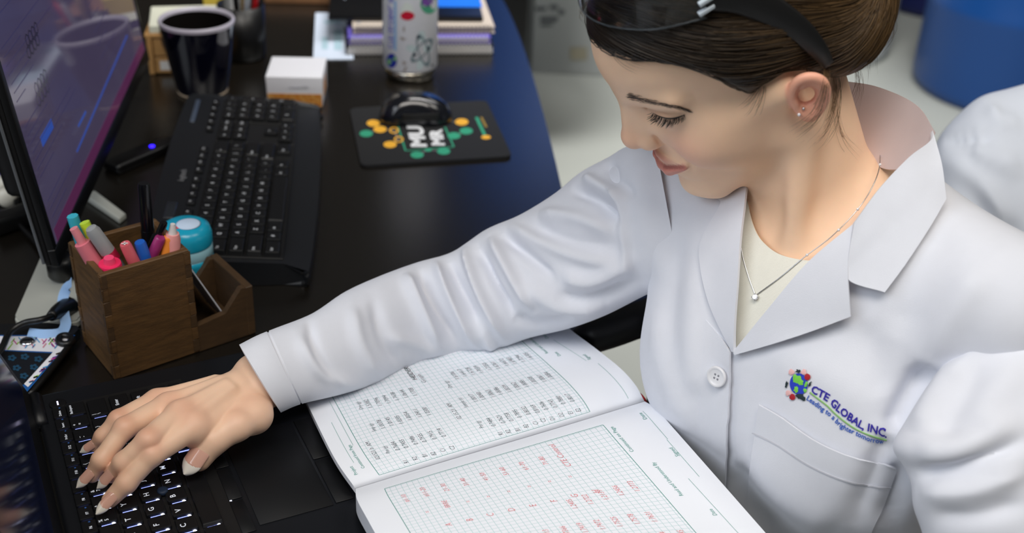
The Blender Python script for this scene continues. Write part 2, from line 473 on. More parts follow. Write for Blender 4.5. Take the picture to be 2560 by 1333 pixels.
# --- drums, cartons and bins behind
BLUE = mat('blue_drum_plastic', (16, 84, 168), 0.38, var=0.06, scale=5)
def drum(loc, r, h, m, lab, group=None, name='plastic_drum', lidm=None):
    t = thing(name, lab, 'drum', loc, group)
    pr = [(r * .93, 0), (r * .97, .012), (r, .04), (r * 1.0, h * .30), (r * 1.02, h * .32), (r * 1.02, h * .345), (r, h * .365), (r, h * .63), (r * 1.02, h * .65), (r * 1.02, h * .675), (r, h * .695),
          (r, h * .93), (r * .97, h * .965), (r * .90, h * .97), (r * .90, h)]
    mesh('shell', *place(lathe(pr, 64), loc), m, t)
    mesh('drum_lid', *place(lathe([(r * .94, h * .965), (r * .955, h * .985), (r * .94, h * 1.005), (r * .84, h * 1.005), (r * .82, h * .99), (0, h * .99)], 64), loc), lidm or m, t)
    for a in (0.6, 3.7): mesh('bung', *place(lathe([(.035, 0), (.035, .02), (.028, .026), (0, .026)], 20), (loc[0] + r * .6 * math.cos(a), loc[1] + r * .6 * math.sin(a), loc[2] + h * .99)), mat('bung_black', (20, 20, 22), .5), t)
    return t
drum((1.600, 3.78, -.74), .30, .90, mat('deep_blue_drum_plastic', (8, 66, 132), .38, var=.06, scale=5), 'bright blue plastic drum on the floor at the upper right')
drum((1.66, 4.75, -.74), .29, .92, mat('navy_drum_plastic', (18, 30, 96), .4), 'navy drum half hidden between the white and the bright blue drum')
drum((1.03, 4.14, -.74), .27, .80, mat('white_drum_plastic', (196, 200, 202), .5, var=.04, scale=6), 'white plastic drum on the floor behind her bun')
# unseen blue drum on a black stand, added for its reflection in the desk
stn = thing('drum_stand', 'low black steel stand on the floor behind the desk corner', 'stand', (-.08, 3.15, -.74))
STB = mat('stand_black', (12, 12, 13), .5)
mesh('stand_deck', *place(lathe([(.27, 0), (.28, .006), (.28, .034), (.27, .04)], 40), (.075, 3.16, -.186)), STB, stn)
mesh('stand_column', *place(rbox((.22, .30, .55), .01, 2), (-.10, 3.16, -.735)), STB, stn)
mesh('stand_foot', *place(rbox((.30, .50, .04), .008, 1), (-.13, 3.16, -.7398)), STB, stn)
drum((.075, 3.16, -.145), .285, .90, BLUE, 'unseen blue drum on the black stand, added for its reflection in the desk')
ct = thing('carton', 'pale grey carton with dark printed marks standing beyond the desk corner', 'box', (0.42, 4.02, -.74))
CARD = mat('pale_carton_board', (186, 190, 190), .75, var=.05, scale=8)
mesh('carton_body', *place(rbox((.62, .60, .62), .006), (0.34, 4.02, -.74)), CARD, ct)
def cpx(x, y): # on the front face of the carton
    r = ray(x, y); t = (3.718 - CAM[1]) / r[1]; return CAM + r * t
mb = MB()
INK = mat('carton_print_grey', (96, 100, 104), .8)
rr = random.Random(3)
for (x, y, w_, h_) in ((1352, 22, 26, 9), (1385, 18, 20, 10), (1404, 30, 14, 12), (1372, 48, 44, 12), (1366, 62, 30, 6)):
    P = [cpx(x - w_ / 2, y + h_ / 2), cpx(x + w_ / 2, y + h_ / 2), cpx(x + w_ / 2, y - h_ / 2), cpx(x - w_ / 2, y - h_ / 2)]
    mb.add(np.array(P), [(0, 1, 2, 3)])
mb.build('print', INK, ct, smooth=False)
mb = MB(); mb.add(np.array([cpx(1425, 150), cpx(1468, 150), cpx(1468, 118), cpx(1425, 118)]), [(0, 1, 2, 3)]); mb.build('tape_patch', mat('tan_tape', (166, 160, 140), .6), ct, smooth=False)
# --- black office chair beside the desk (arm rest and seat)
chr_ = thing('office_chair', 'black office chair she sits on, its curved arm showing under her sleeve', 'chair', (0.30, 0.90, -.74))
CH = mat('chair_black', (13, 13, 15), .45, var=.1)
mesh('seat', *place(rbox((.46, .46, .07), .03, 3), (0.32, 0.90, -.475), frame(.78)), CH, chr_)
mesh('backrest', *place(rbox((.40, .05, .40), .02, 3), tuple(tpt(0, -.25, -.32)), frame(math.atan2(FD[1], FD[0]) + math.pi / 2, .10)), CH, chr_)
ap = [D(1440, 850, 1.20), D(1490, 835, 1.20), D(1540, 818, 1.20), D(1600, 795, 1.20), D(1680, 770, 1.21), D(1760, 790, 1.22)]
aw = cat_rom(np.array(ap), 30); V_, F_ = tube(aw, np.interp(np.linspace(0, 1, 30), [0, .15, 1], [.010, .019, .021]), 14)
mesh('armrest', V_, F_, CH, chr_)
mesh('arm_post', *tube(np.array([aw[24], aw[24] + (0.0, 0.01, -.2), (aw[24][0] - .01, aw[24][1] - .08, -.38)]), .018, 10), CH, chr_)
mesh('column', *place(lathe([(.03, -.64), (.03, -.47)], 16), (0.30, 0.90, 0)), CH, chr_)
for k in range(5):
    a = k * 2 * math.pi / 5 + .3
    mesh('base_leg', *tube(np.array([(0.30, .90, -.64), (0.30 + .15 * math.cos(a), .90 + .15 * math.sin(a), -.655), (0.30 + .29 * math.cos(a), .90 + .29 * math.sin(a), -.69)]), [.026, .02, .016], 8), CH, chr_)
    mesh('caster', *place(lathe([(0, -.025), (.02, -.025), (.026, -.012), (.026, .012), (.02, .025), (0, .025)], 16), (0.30 + .29 * math.cos(a), .90 + .29 * math.sin(a), -.712), frame(a, math.pi / 2)), CH, chr_)

# --- a second lab coat at the right edge: shoulder and sleeve
lc = thing('lab_coat', 'second white lab coat at right edge behind the woman\'s shoulder', 'coat', D(2560, 620, 1.45))
R2 = [(2318, 430, 2420, 760, 1.46), (2345, 348, 2470, 760, 1.46), (2392, 290, 2540, 740, 1.46), (2450, 243, 2620, 720, 1.46), (2520, 222, 2720, 700, 1.47), (2610, 200, 2830, 690, 1.48), (2720, 190, 2950, 690, 1.50)]
R2 = cat_rom(np.array(R2, float), 70); G = []
ph = np.arange(64) * 2 * math.pi / 64
for r in R2:
    U_, L_ = D(r[0], r[1], r[4]), D(r[2], r[3], r[4]); a = (U_ - L_) / 2; v = (U_ + L_) / 2 - CAM; v /= np.linalg.norm(v)
    b = v - a * (v @ a) / (a @ a); b = b / np.linalg.norm(b) * np.linalg.norm(a) * .8
    G.append((U_ + L_) / 2 + np.cos(ph)[:, None] * a - np.sin(ph)[:, None] * b)
LC2 = np.array(G)

Nl = gnormals(LC2, True)
if ((LC2 - LC2.mean(1, keepdims=True)) * Nl).sum() < 0: Nl = -Nl
LCV = folds(LC2.reshape(-1, 3), Nl.reshape(-1, 3), [([(2350, 352), (2440, 345), (2560, 332)], -7, 9), ([(2360, 400), (2460, 470), (2520, 600)], 9, 26), ([(2420, 380), (2480, 400), (2560, 420)], 8, 22), ([(2440, 500), (2500, 560), (2560, 590)], -8, 22), ([(2470, 260), (2500, 300), (2560, 310)], 6, 18)])
Fl = gridfaces(64, 70, True)
mesh('coat_sleeve', LCV, np.concatenate([Fl]), mat('lab_coat_cotton_2', (222, 228, 240), .85, var=.03, bump=.1, bscale=1400), lc)
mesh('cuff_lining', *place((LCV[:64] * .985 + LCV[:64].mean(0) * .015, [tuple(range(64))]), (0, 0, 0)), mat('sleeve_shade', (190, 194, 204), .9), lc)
mesh('coat_side', *tube(cat_rom(np.array([D(2640, 520, 1.50), D(2680, 700, 1.47), D(2700, 950, 1.45), D(2710, 1200, 1.44)]), 24), .13, 28), MATS['lab_coat_cotton_2'], lc)
# ------------------------------------------------------------------ laptop
LO = np.array([-.25158, .59578, 0.0]); LA = 2.04673
EU = np.array([math.cos(LA), math.sin(LA), 0]); EV = np.array([math.sin(LA), -math.cos(LA), 0]); LRM = np.stack([EU, -EV, np.array([0, 0, 1.])], 1)   # local x = along rows, y = away from user
def lp(u, v, z): return LO + EU * u + EV * v + np.array([0, 0, z])
LBLK = mat('laptop_black', (17, 19, 24), .42, var=.08, scale=300, spec=.4); KEYM = mat('laptop_key', (11, 12, 15), .5, spec=.35)
lap = thing('laptop', 'open black laptop with backlit keys under her hand', 'laptop', lp(.15, .08, 0))
U0, U1, V0, V1_ = -.012, .310, -.030, .200
V_, F_ = rbox((U1 - U0, V1_ - V0, .0195), .004, 3); mesh('base', *place((V_, F_), lp((U0 + U1) / 2, (V0 + V1_) / 2, .0005), LRM), LBLK, lap, autosmooth=40)
mesh('key_bed', *place(rbox((.287, .110, .0006), .0), lp(.1425, .040, .0199), LRM), mat('key_bed_black', (8, 8, 10), .6), lap, smooth=False)
KP = .0187
rows = []   # (legend, u centre in keys, v in keys, width, depth)
fn = ['Esc'] + ['F%d' % i for i in range(1, 13)] + ['PrtScr', 'Insert', 'Delete']
for i, s_ in enumerate(fn): rows.append((s_, (i + .5) * 15 / 16, -.62 - .05, .86, .62))
r0 = ['~\n`', '!\n1', '@\n2', '#\n3', '$\n4', '%\n5', '^\n6', '&\n7', '*\n8', '(\n9', ')\n0', '_\n-', '+\n=']
for i, s_ in enumerate(r0): rows.append((s_, i + .5 + .5 * 0, 0.12 - .06, .86, .84))
rows = [(a, b + (1.0 if j >= 16 else 0), c, d, e) for j, (a, b, c, d, e) in enumerate(rows)]
rows.append(('Backspace', 14.5 + .02, .06, .98, .84))
for i, s_ in enumerate('QWERTYUIOP'): rows.append((s_, 2.0 + i, 1.0, .86, .86))
rows += [('{\n[', 12.0, 1.0, .86, .86), ('}\n]', 13.0, 1.0, .86, .86), ('|\n\\', 14.25, 1.0, 1.36, .86), ('Tab', .75, 1.0, 1.36, .86)]
for i, s_ in enumerate('ASDFGHJKL'): rows.append((s_, 2.25 + i, 2.0, .86, .86))
rows += [(':\n;', 11.25, 2.0, .86, .86), ('"\n\'', 12.25, 2.0, .86, .86), ('Enter', 13.9, 2.0, 2.06, .86), ('Caps', .88, 2.0, 1.6, .86)]
for i, s_ in enumerate('ZXCVBNM'): rows.append((s_, 2.75 + i, 3.0, .86, .86))
rows += [('<\n,', 9.75, 3.0, .86, .86), ('>\n.', 10.75, 3.0, .86, .86), ('?\n/', 11.75, 3.0, .86, .86), ('Shift', 13.6, 3.0, 2.6, .86), ('Shift', 1.12, 3.0, 2.1, .86)]
rows += [('Ctrl', .6, 4.0, 1.1, .86), ('Fn', 1.75, 4.0, .9, .86), ('', 2.75, 4.0, .9, .86), ('Alt', 3.75, 4.0, .9, .86), ('', 6.9, 4.0, 5.2, .86), ('Alt', 10.1, 4.0, .9, .86), ('Ctrl', 11.2, 4.0, 1.0, .86),
         ('Page\nUp', 12.4, 3.95, .86, .55), ('Page\nDown', 14.4, 3.95, .86, .55), ('Home', 12.4, 4.62, .86, .55), ('', 13.4, 4.62, .86, .55), ('End', 14.4, 4.62, .86, .55)]
KM = {}
leg = MB(); legb = MB(); glow = MB(); dots = MB()
def text_at(mbx, s_, pos, size, Rm, shear=0, bold=0.0, center=False):
    for li, ln in enumerate(s_.split('\n')):
        if not ln: continue
        V, Fc = text_mesh(ln, 1.0, shear, bold)
        if len(V) == 0: continue
        V = V.copy() * size
        if center: V[:, 0] -= (V[:, 0].max() + V[:, 0].min()) / 2
        V[:, 1] -= li * size * 1.05
        mbx.add(V @ np.asarray(Rm).T + pos, Fc)
for s_, u, v, w_, d_ in rows:
    key = (round(w_, 2), round(d_, 2))
    if key not in KM:
        V, Fc = rbox((w_ * KP, d_ * KP, .0032), .0009, 2, taper=.05); V = V @ LRM.T
        me = bpy.data.meshes.new('key'); me.from_pydata([tuple(x) for x in V], [], Fc); me.materials.append(KEYM); me.update(); KM[key] = me
    c = lp(u * KP, (v + .0) * KP, .0206)
    o = link('key', KM[key], lap, origin=c)
    top = c + np.array([0, 0, .00335])
    hx, hy = w_ * KP / 2, d_ * KP / 2
    if s_:
        big = len(s_) == 1
        sz = .0062 if big else (.0042 if '\n' in s_ and len(s_) < 4 else .0032)
        p0 = top + LRM @ np.array([-hx + (.0042 if big else .0020), hy - (.0072 if big else .0045), 0])
        if s_.startswith('F') and len(s_) > 1: p0 = top + LRM @ np.array([-.003, -.002, 0])
        if len(s_) > 4 and '\n' not in s_ and v < -.3: sz = .0029; p0 = top + LRM @ np.array([-hx + .0014, -.001, 0])
        if s_ in ('Enter', 'Shift') and u > 10: p0 = top + LRM @ np.array([hx - .017, .001, 0]); sz = .0042
        text_at(leg, s_, p0, sz, LRM, bold=.01)
        if v < -.3: text_at(legb, '*', top + LRM @ np.array([hx - .0035, -hy + .003, 0]), .004, LRM)
    # light leaking out at the near side of each key
    if u > 3.2:
        gp = c + LRM @ np.array([-hx - .0012, 0, .0009])
        b = rbox((.0006, d_ * KP * .62, .0008), 0); glow.add(*place(b, gp, LRM))
        if v > -.3 and u < 10: dots.add(*place(lathe([(0, -.0005), (.0014, -.0003), (.0017, .0002), (.0012, .0008), (0, .0010)], 10), gp + LRM @ np.array([0, -d_ * KP * .26, 0]), LRM))
leg.build('key_legends', mat('legend_white', (205, 210, 220), .5, emit=.55), lap, smooth=False, kind='stuff')
legb.build('key_legends', mat('legend_blue', (60, 110, 190), .5, emit=.3), lap, smooth=False, kind='stuff')
glow.build('key_backlight', mat('backlight_dim', (150, 165, 255), .5, emit=1.6), lap, kind='stuff')
dots.build('key_backlight', mat('backlight_white', (215, 220, 255), .5, emit=6.0), lap, kind='stuff')
pw = lp(.289, -.012, .0200); mesh('power_button', *place(lathe([(.0072, 0), (.0072, .0008), (.0066, .0011), (0, .0009)], 30), pw), KEYM, lap)
mb = MB(); mb.add(*place(rbox((.0012, .0055, .0003), 0), pw + np.array([0, 0, .0011]), LRM @ frame(1.57))); mb.build('power_light', mat('power_white', (220, 215, 255), .5, emit=2.0), lap)
mesh('pointing_stick', *place(lathe([(.0042, 0), (.0045, .002), (.0040, .0036), (.0025, .0040), (0, .0036)], 24), lp(7.15 * KP, 2.52 * KP, .0215)), mat('stick_navy', (20, 40, 66), .6), lap)
PADM = mat('touchpad_black', (14, 15, 18), .5, spec=.3)
mesh('touchpad', *place(rbox((.118, .060, .0006), .0002, 1), lp(.127, .138, .0201), LRM), PADM, lap)
for uu in (.0975, .1565): mesh('touchpad_button', *place(rbox((.0570, .0150, .0012), .0005, 1), lp(uu, .178, .0200), LRM), PADM, lap)
for uu in (.083, .125, .167): mesh('stick_button', *place(rbox((.040, .0110, .0012), .0005, 1), lp(uu, .0985, .0200), LRM), PADM, lap)
mb = MB(); 
for uu in (.063, .105): mb.add(*place(rbox((.0016, .0016, .0004), 0), lp(uu, .0945, .0202), LRM))
mb.build('button_light', MATS['backlight_white'], lap)
mesh('sticker', *place(rbox((.026, .018, .0003), 0), lp(.0, .128 + .045, .0201), LRM), mat('sticker_sky', (120, 190, 220), .5), lap, label='pale blue sticker on the palm rest')
# lid
be = math.radians(19); lup = -EV * math.sin(be) + np.array([0, 0, math.cos(be)]); lnr = EV * math.cos(be) + np.array([0, 0, math.sin(be)])
LID = np.stack([EU, -lnr, lup], 1)
hz_ = lp((U0 + U1) / 2, -.031, .018)
mesh('lid', *place(rbox((U1 - U0, .008, .222), .003, 3), hz_ - lnr * .004, LID), LBLK, lap, autosmooth=40)
scr = mat('laptop_screen', (14, 20, 44), .12, emit=.12, var=.08, scale=3); mesh('screen', *place(rbox((.294, .0006, .180), 0), hz_ + lup * .024 + lnr * .0002, LID), scr, lap, smooth=False)
for uu in (.02, .285): mesh('hinge', *place(tube(np.array([(-.022, 0, 0), (.022, 0, 0)]), .0062, 14), lp(uu, -.029, .0195), LRM), LBLK, lap)

# ------------------------------------------------------------------ lab notebook
nb = thing('notebook', 'open graph-ruled lab notebook with handwritten tables under her arm', 'notebook', Z(1300, 1100, .02))
def page_mat(name, u0, u1, v0, v1, cell):
    m = bpy.data.materials.new(name); m.use_nodes = True; nt = m.node_tree; b = nt.nodes['Principled BSDF']; L = nt.links.new
    b.inputs['Roughness'].default_value = .75; b.inputs['Specular IOR Level'].default_value = .25
    uvn = nt.nodes.new('ShaderNodeUVMap'); uvn.uv_map = 'UVMap'; sp = nt.nodes.new('ShaderNodeSeparateXYZ'); L(uvn.outputs[0], sp.inputs[0])
    def M(op, a, bb=None):
        n = nt.nodes.new('ShaderNodeMath'); n.operation = op
        for i, q in enumerate((a, bb)):
            if q is None: continue
            if isinstance(q, (int, float)): n.inputs[i].default_value = q
            else: L(q, n.inputs[i])
        return n.outputs[0]
    U, V = sp.outputs[0], sp.outputs[1]
    def line(c, w): return M('LESS_THAN', M('ABSOLUTE', M('SUBTRACT', M('FRACT', M('ADD', M('DIVIDE', c, cell), .5)), .5)), w)
    inr = M('MULTIPLY', M('MULTIPLY', M('GREATER_THAN', U, u0), M('LESS_THAN', U, u1)), M('MULTIPLY', M('GREATER_THAN', V, v0), M('LESS_THAN', V, v1)))
    g = M('MULTIPLY', M('MAXIMUM', line(U, .035), line(V, .035)), inr)
    def edge(c, e): return M('LESS_THAN', M('ABSOLUTE', M('SUBTRACT', c, e)), .00032)
    ex = M('MULTIPLY', M('MAXIMUM', edge(U, u0), edge(U, u1)), M('MULTIPLY', M('GREATER_THAN', V, v0), M('LESS_THAN', V, v1)))
    ey = M('MULTIPLY', M('MAXIMUM', edge(V, v0), edge(V, v1)), M('MULTIPLY', M('GREATER_THAN', U, u0), M('LESS_THAN', U, u1)))
    bd = M('MAXIMUM', ex, ey)
    m1 = nt.nodes.new('ShaderNodeMix'); m1.data_type = 'RGBA'; m1.inputs[6].default_value = lin((240, 243, 250)); m1.inputs[7].default_value = lin((170, 204, 206)); L(g, m1.inputs[0])
    m2 = nt.nodes.new('ShaderNodeMix'); m2.data_type = 'RGBA'; L(m1.outputs[2], m2.inputs[6]); m2.inputs[7].default_value = lin((86, 150, 142)); L(bd, m2.inputs[0])
    L(m2.outputs[2], b.inputs['Base Color']); return m
class Page:
    """sheet through pixel outline with heights; coordinates (u along the spine, v away from it) in metres"""
    def __init__(s, spine, outer, lef, rig, su, sv, hfun, nu=90, nv=60):
        G = coons(spine, outer, lef, rig, nu, nv); s.su, s.sv = su, sv; s.nu, s.nv = nu, nv
        s.P = np.array([[Z(G[j, i, 0], G[j, i, 1], G[j, i, 2] + hfun(i / (nu - 1), j / (nv - 1))) for i in range(nu)] for j in range(nv)])
        s.N = gnormals(s.P)
        if s.N[nv // 2, nu // 2, 2] < 0: s.N = -s.N; s.rev = True
        else: s.rev = False
    def at(s, u, v, off=.00025):
        a = np.clip(np.asarray(u) / s.su, 0, 1) * (s.nu - 1); b = np.clip(np.asarray(v) / s.sv, 0, 1) * (s.nv - 1)
        i = np.minimum(a.astype(int), s.nu - 2); j = np.minimum(b.astype(int), s.nv - 2); fa, fb = (a - i)[:, None], (b - j)[:, None]
        P = s.P
        return (P[j, i] * (1 - fa) * (1 - fb) + P[j, i + 1] * fa * (1 - fb) + P[j + 1, i] * (1 - fa) * fb + P[j + 1, i + 1] * fa * fb) + s.N[j, i] * off
    def build(s, name, m, thick, parent, edge_m):
        u, v = np.meshgrid(np.linspace(0, s.su, s.nu), np.linspace(0, s.sv, s.nv)); g = gridfaces(s.nu, s.nv); n = s.nu * s.nv
        F1 = g[:, ::-1] if s.rev else g
        mesh(name, s.P.reshape(-1, 3), F1, m, parent, uv=np.stack([u.ravel(), v.ravel()], 1))
        # the block of leaves below
        T = s.P.copy(); T[:, :, 2] -= .0003; B = T.copy(); B[:, :, 2] = np.minimum(T[:, :, 2] - .0006, np.maximum(T[:, :, 2] - thick, .0022))
        rim = [i for i in range(s.nu)] + [j * s.nu + s.nu - 1 for j in range(1, s.nv)] + [(s.nv - 1) * s.nu + i for i in range(s.nu - 2, -1, -1)] + [j * s.nu for j in range(s.nv - 2, 0, -1)]
        rim = np.array(rim); r2 = np.roll(rim, -1); F3 = np.stack([rim, rim + n, r2 + n, r2], 1)
        mesh(name + '_block', np.concatenate([T.reshape(-1, 3), B.reshape(-1, 3)]), np.concatenate([F1, (g if s.rev else g[:, ::-1]) + n, F3]), edge_m, parent, autosmooth=40)
    def write(s, mbx, string, u, v, size, du, dv, shear=0.0, bold=0.0, sx=1.0):
        """text starting at (u,v); du,dv = direction of writing in page coordinates"""
        V, Fc = text_mesh(string, 1.0, shear, bold - (.016 if shear else 0))
        if len(V) == 0: return
        if shear: size = size * .80
        x, y = V[:, 0] * size * sx, V[:, 1] * size
        px_, py_ = -dv, du          # 'up' of the letters
        uu = u + x * du + y * px_; vv = v + x * dv + y * py_
        mbx.add(s.at(uu, vv), Fc if not s.rev else Fc)
PEDGE = mat('page_edges', (214, 216, 224), .8, var=.10, scale=900, stretch=(.2, .2, 3))
PG1 = page_mat('graph_page', .026, .226, .008, .170, .00508); PG2 = page_mat('graph_page_near', .026, .226, .014, .190, .00508)
far = Page([(888, 1221, .034), (1120, 1150, .034), (1370, 1076, .034), (1611, 1003, .034)], [(722, 925, .026), (940, 873, .028), (1160, 821, .030), (1372, 770, .026)],
           [(888, 1221, .034), (835, 1143, .032), (768, 1010, .024), (722, 925, .024)], [(1611, 1003, .034), (1588, 962, .036), (1550, 920, .037), (1490, 872, .034), (1424, 822, .030), (1372, 770, .026)], .2752, .188,
           lambda u, v: .006 * math.sin(math.pi * min(1, v * 1.4)) - .004 * math.exp(-v * 30))
near = Page([(889, 1222, .035), (1120, 1152, .035), (1370, 1078, .035), (1612, 1004, .035)], [(1030, 1500, .026), (1330, 1450, .028), (1640, 1405, .028), (1960, 1385, .028)],
            [(889, 1222, .035), (893, 1250, .042), (925, 1310, .040), (1030, 1500, .030)], [(1612, 1004, .035), (1640, 1022, .040), (1690, 1078, .040), (1780, 1180, .038), (1960, 1385, .030)], .2752, .205,
            lambda u, v: .009 * math.sin(math.pi * min(1, v * 1.2)) ** .7)
far.build('page', PG1, .005, nb, PEDGE); near.build('page', PG2, .016, nb, PEDGE)
INKK = mat('black_ink', (54, 52, 60), .7); INKR = mat('red_ink', (230, 118, 124), .7); PRN = mat('teal_print', (92, 160, 148), .7)
rnd = random.Random(11)
w1 = MB()
far.write(w1, '021523_b  AM', .036, .030, .0075, 0, 1, .15, sx=.8)
for i, hd in enumerate(('Pan (g)', 'Smp (g)', 'Dry (g)')): far.write(w1, hd, .047, .034 + .036 * i, .0070, 0, 1, .2, sx=.75)
tab = [('R1', '0.7684', '1.0078', '1.5382'), ('R2', '0.7455', '1.0145', '1.7096'), ('B1', '0.7486', '1.0205', '1.7094'), ('B2', '0.7935', '1.0054', '1.7438'), ('C1', '0.7915', '1.0411', '1.0644'), ('C2', '0.7714', '1.0300', '1.1708')]
for k, row in enumerate(tab):
    for i, t in enumerate(row): far.write(w1, t, .056 + .0088 * k + rnd.uniform(-.0006, .0006), (.012, .034, .070, .104)[i] + rnd.uniform(-.001, .001), .0078, 0, 1, .2, sx=.85)
far.write(w1, 'Graph', .116, .120, .0075, 0, 1, .2); far.write(w1, '02.15.23  AM', .122, .052, .0075, 0, 1, .2, sx=.85)
for i, hd in enumerate(('Pan (g)', 'Sample (s)', 'Dry (g)')): far.write(w1, hd, .134, .030 + .036 * i, .0070, 0, 1, .2, sx=.75)
for k in range(10):
    row = (('R1', 'R2', 'B1', 'B2', 'C1', 'C2', 'D1', 'D2', 'E1', 'E2')[k], '0.%d' % (7484 + (k * 137) % 700), '1.00%02d' % (17 + (k * 23) % 70), '1.%d' % (6106 + (k * 311) % 1300))
    for i, t in enumerate(row): far.write(w1, t, .145 + .0083 * k + rnd.uniform(-.0006, .0006), (.011, .028, .070, .112)[i] + rnd.uniform(-.0012, .0012), .0078, 0, 1, .2, sx=.85)
far.write(w1, 'HEIDERICH  02', .110, .128, .0085, 0, 1, .2, .02)
w1.build('handwriting', INKK, nb, smooth=False, kind='stuff')
w2 = MB()
vs = .19
def nwrite(t, u, v, size, sx=.9): near.write(w2, t, u, v, size, 0, -1, .2, .012, sx)
near.rev2 = True
def red(t, u, vstart, size, sx=.9):
    """text on the near page reads towards the spine"""
    V, Fc = text_mesh(t, 1.0, .2, -.012)
    if len(V) == 0: return
    size *= .82
    x, y = V[:, 0] * size * sx, V[:, 1] * size
    w2.add(near.at(u - y, vstart - x), Fc)
for k in range(8):
    red(('#1-10', '#11-20', '21-30', '31-40', '41-50', '51-60', '61-70', '71-80')[k], .040 + .0175 * k, .045, .0075)
    red('ABCDEFGHIJ'[k], .060 + .0175 * k, .098, .0095)
    red('BRRE' if k in (1,) else '=', .050 + .0175 * k, .070, .0075)
red('CTE Control', .178, .055, .0088); 
for k in range(9):
    red('1.%d' % (7207 + (k * 53) % 600), .098 + .0135 * k, .150, .0080); red('1.%d' % (2037 + (k * 317) % 900), .104 + .0135 * k, .122 - .002 * k, .0078) if k > 3 else None
    red('1.%04d' % (7 + (k * 61) % 90), .110 + .0135 * k, .180, .0080)
w2.build('handwriting', INKR, nb, smooth=False, kind='stuff')
w3 = MB()
far.write(w3, 'Project', .010, .018, .0048, 0, 1); far.write(w3, 'Continued from Page', .019, .024, .0044, 0, 1)
for t, u, v in (('Date', .250, .140), ('Signed', .262, .085), ('Date', .243, .105), ('Read and Understood By', .236, .115)): far.write(w3, t, u, v, .0044, 0, 1)
def prn(t, u, v, size=.0046):
    V, Fc = text_mesh(t, 1.0); w3.add(near.at(u - V[:, 1] * size, v - V[:, 0] * size), Fc)
for t, u, v in (('Continued on Page', .232, .055), ('Date', .262, .022), ('Signed', .262, .072), ('Read and Understood By', .240, .120), ('Date', .252, .150), ('Signed', .258, .190)): prn(t, u, v)
def rule(pg, u0, v0, u1, v1, w_=.0003):
    n = 24; t = np.linspace(0, 1, n); uu, vv = u0 + (u1 - u0) * t, v0 + (v1 - v0) * t
    d = np.array([u1 - u0, v1 - v0]); d /= np.linalg.norm(d); q = np.array([-d[1], d[0]]) * w_ / 2
    P = np.concatenate([pg.at(uu + q[0], vv + q[1]), pg.at(uu - q[0], vv - q[1])]); Fc = [(i, i + 1, n + i + 1, n + i) for i in range(n - 1)]
    w3.add(P, Fc)
rule(far, .013, .036, .013, .10); rule(far, .021, .06, .021, .13); rule(far, .263, .01, .263, .075); rule(far, .257, .085, .252, .135); rule(far, .250, .15, .246, .18)
rule(near, .264, .012, .264, .05); rule(near, .263, .05, .263, .10); rule(near, .254, .10, .256, .19)
w3.build('printing', PRN, nb, smooth=False, kind='stuff')
# cover and ribbon
cv = coons([(880, 1224, 0), (1240, 1118, 0), (1616, 1006, 0)], [(716, 918, 0), (1040, 845, 0), (1374, 766, 0)], [(880, 1224, 0), (716, 918, 0)], [(1616, 1006, 0), (1374, 766, 0)], 30, 14)
RED = mat('red_ribbon', (196, 34, 30), .6)
rb = cat_rom(np.array([Z(1570, 978, .027), Z(1595, 984, .029), Z(1608, 996, .030), Z(1614, 1006, .024)]), 20)
mb = MB(); mb.add(*tube(rb, .0016, 6)); mb.build('bookmark_ribbon', RED, nb, label='red bookmark ribbon')
# ------------------------------------------------------------------ external keyboard
KO = np.array([-.33269, 1.10021, 0.0]); KA = 1.70960; KT = .07; K2 = .0190
KU = np.array([math.cos(KA), math.sin(KA), 0]); KV = np.array([math.sin(KA), -math.cos(KA), 0]); KRM0 = np.stack([KU, -KV, np.array([0, 0, 1.])], 1)
KVt = KV * math.cos(KT) + np.array([0, 0, -math.sin(KT)]); KNt = np.cross(KU, -KVt); KRM = np.stack([KU, -KVt, KNt], 1)
def kp(u, v, h=0.0): return KO + KU * u + KVt * v + KNt * h + np.array([0, 0, .0262])    # h above the key-well level
kb = thing('keyboard', 'black full-size keyboard with wrist rest beside the monitor', 'keyboard', KO + KU * .2 + KV * .04)
KBM = mat('keyboard_black', (21, 23, 27), .45, var=.06, scale=300); KKM = mat('keyboard_key', (15, 16, 18), .42)
# outline in (u, -v): wrist rest at +v
ol = [(-.012, -.108), (-.004, -.116), (.20, -.121), (.428, -.116), (.440, -.104), (.444, .02), (.440, .052), (.425, .060), (.30, .064), (.15, .062), (.02, .055), (-.006, .046), (-.013, .02)]
oc = cat_rom(np.array(ol + [ol[0]]), 90)[:-1]
V_, F_ = prism([tuple(p) for p in oc], .020, .005, 3)
V_ = V_.copy(); lowm = V_[:, 1] < -.088; V_[:, 2] *= np.where(lowm, np.interp(-V_[:, 1], [.088, .121], [1.0, .62]), 1.0)
def kslab(V):   # bottom on the desk, top along the tilted plane
    P = KO + V[:, :1] * KU - V[:, 1:2] * KV
    topz = .0262 + .006 + np.sin(KT) * V[:, 1] * 1.0
    P = P + np.array([0, 0, 1.]) * (V[:, 2:3] / .020 * np.minimum(topz, .04)[:, None]); return P + np.array([0, 0, .0005])
mesh('keyboard_body', kslab(V_), F_, KBM, kb, autosmooth=40)
def kwell(u0, u1, v0, v1, nm='key_well'):
    c = kp((u0 + u1) / 2, (v0 + v1) / 2, .0052); mesh(nm, *place(rbox((u1 - u0, v1 - v0, .0012), .0005, 1), c, KRM), mat('well_black', (7, 7, 8), .6), kb, smooth=False)
kwell(-.002, .289, -.011, .088); kwell(.292, .352, -.011, .088); kwell(.355, .434, -.011, .088)
krows = []
for i, s_ in enumerate(['`', '1', '2', '3', '4', '5', '6', '7', '8', '9', '0', '-', '=']): krows.append((s_, i + .5, 0, 1, 1))
krows.append(('<-', 14.0, 0, 2, 1)); krows.append(('Tab', .75, 1, 1.5, 1))
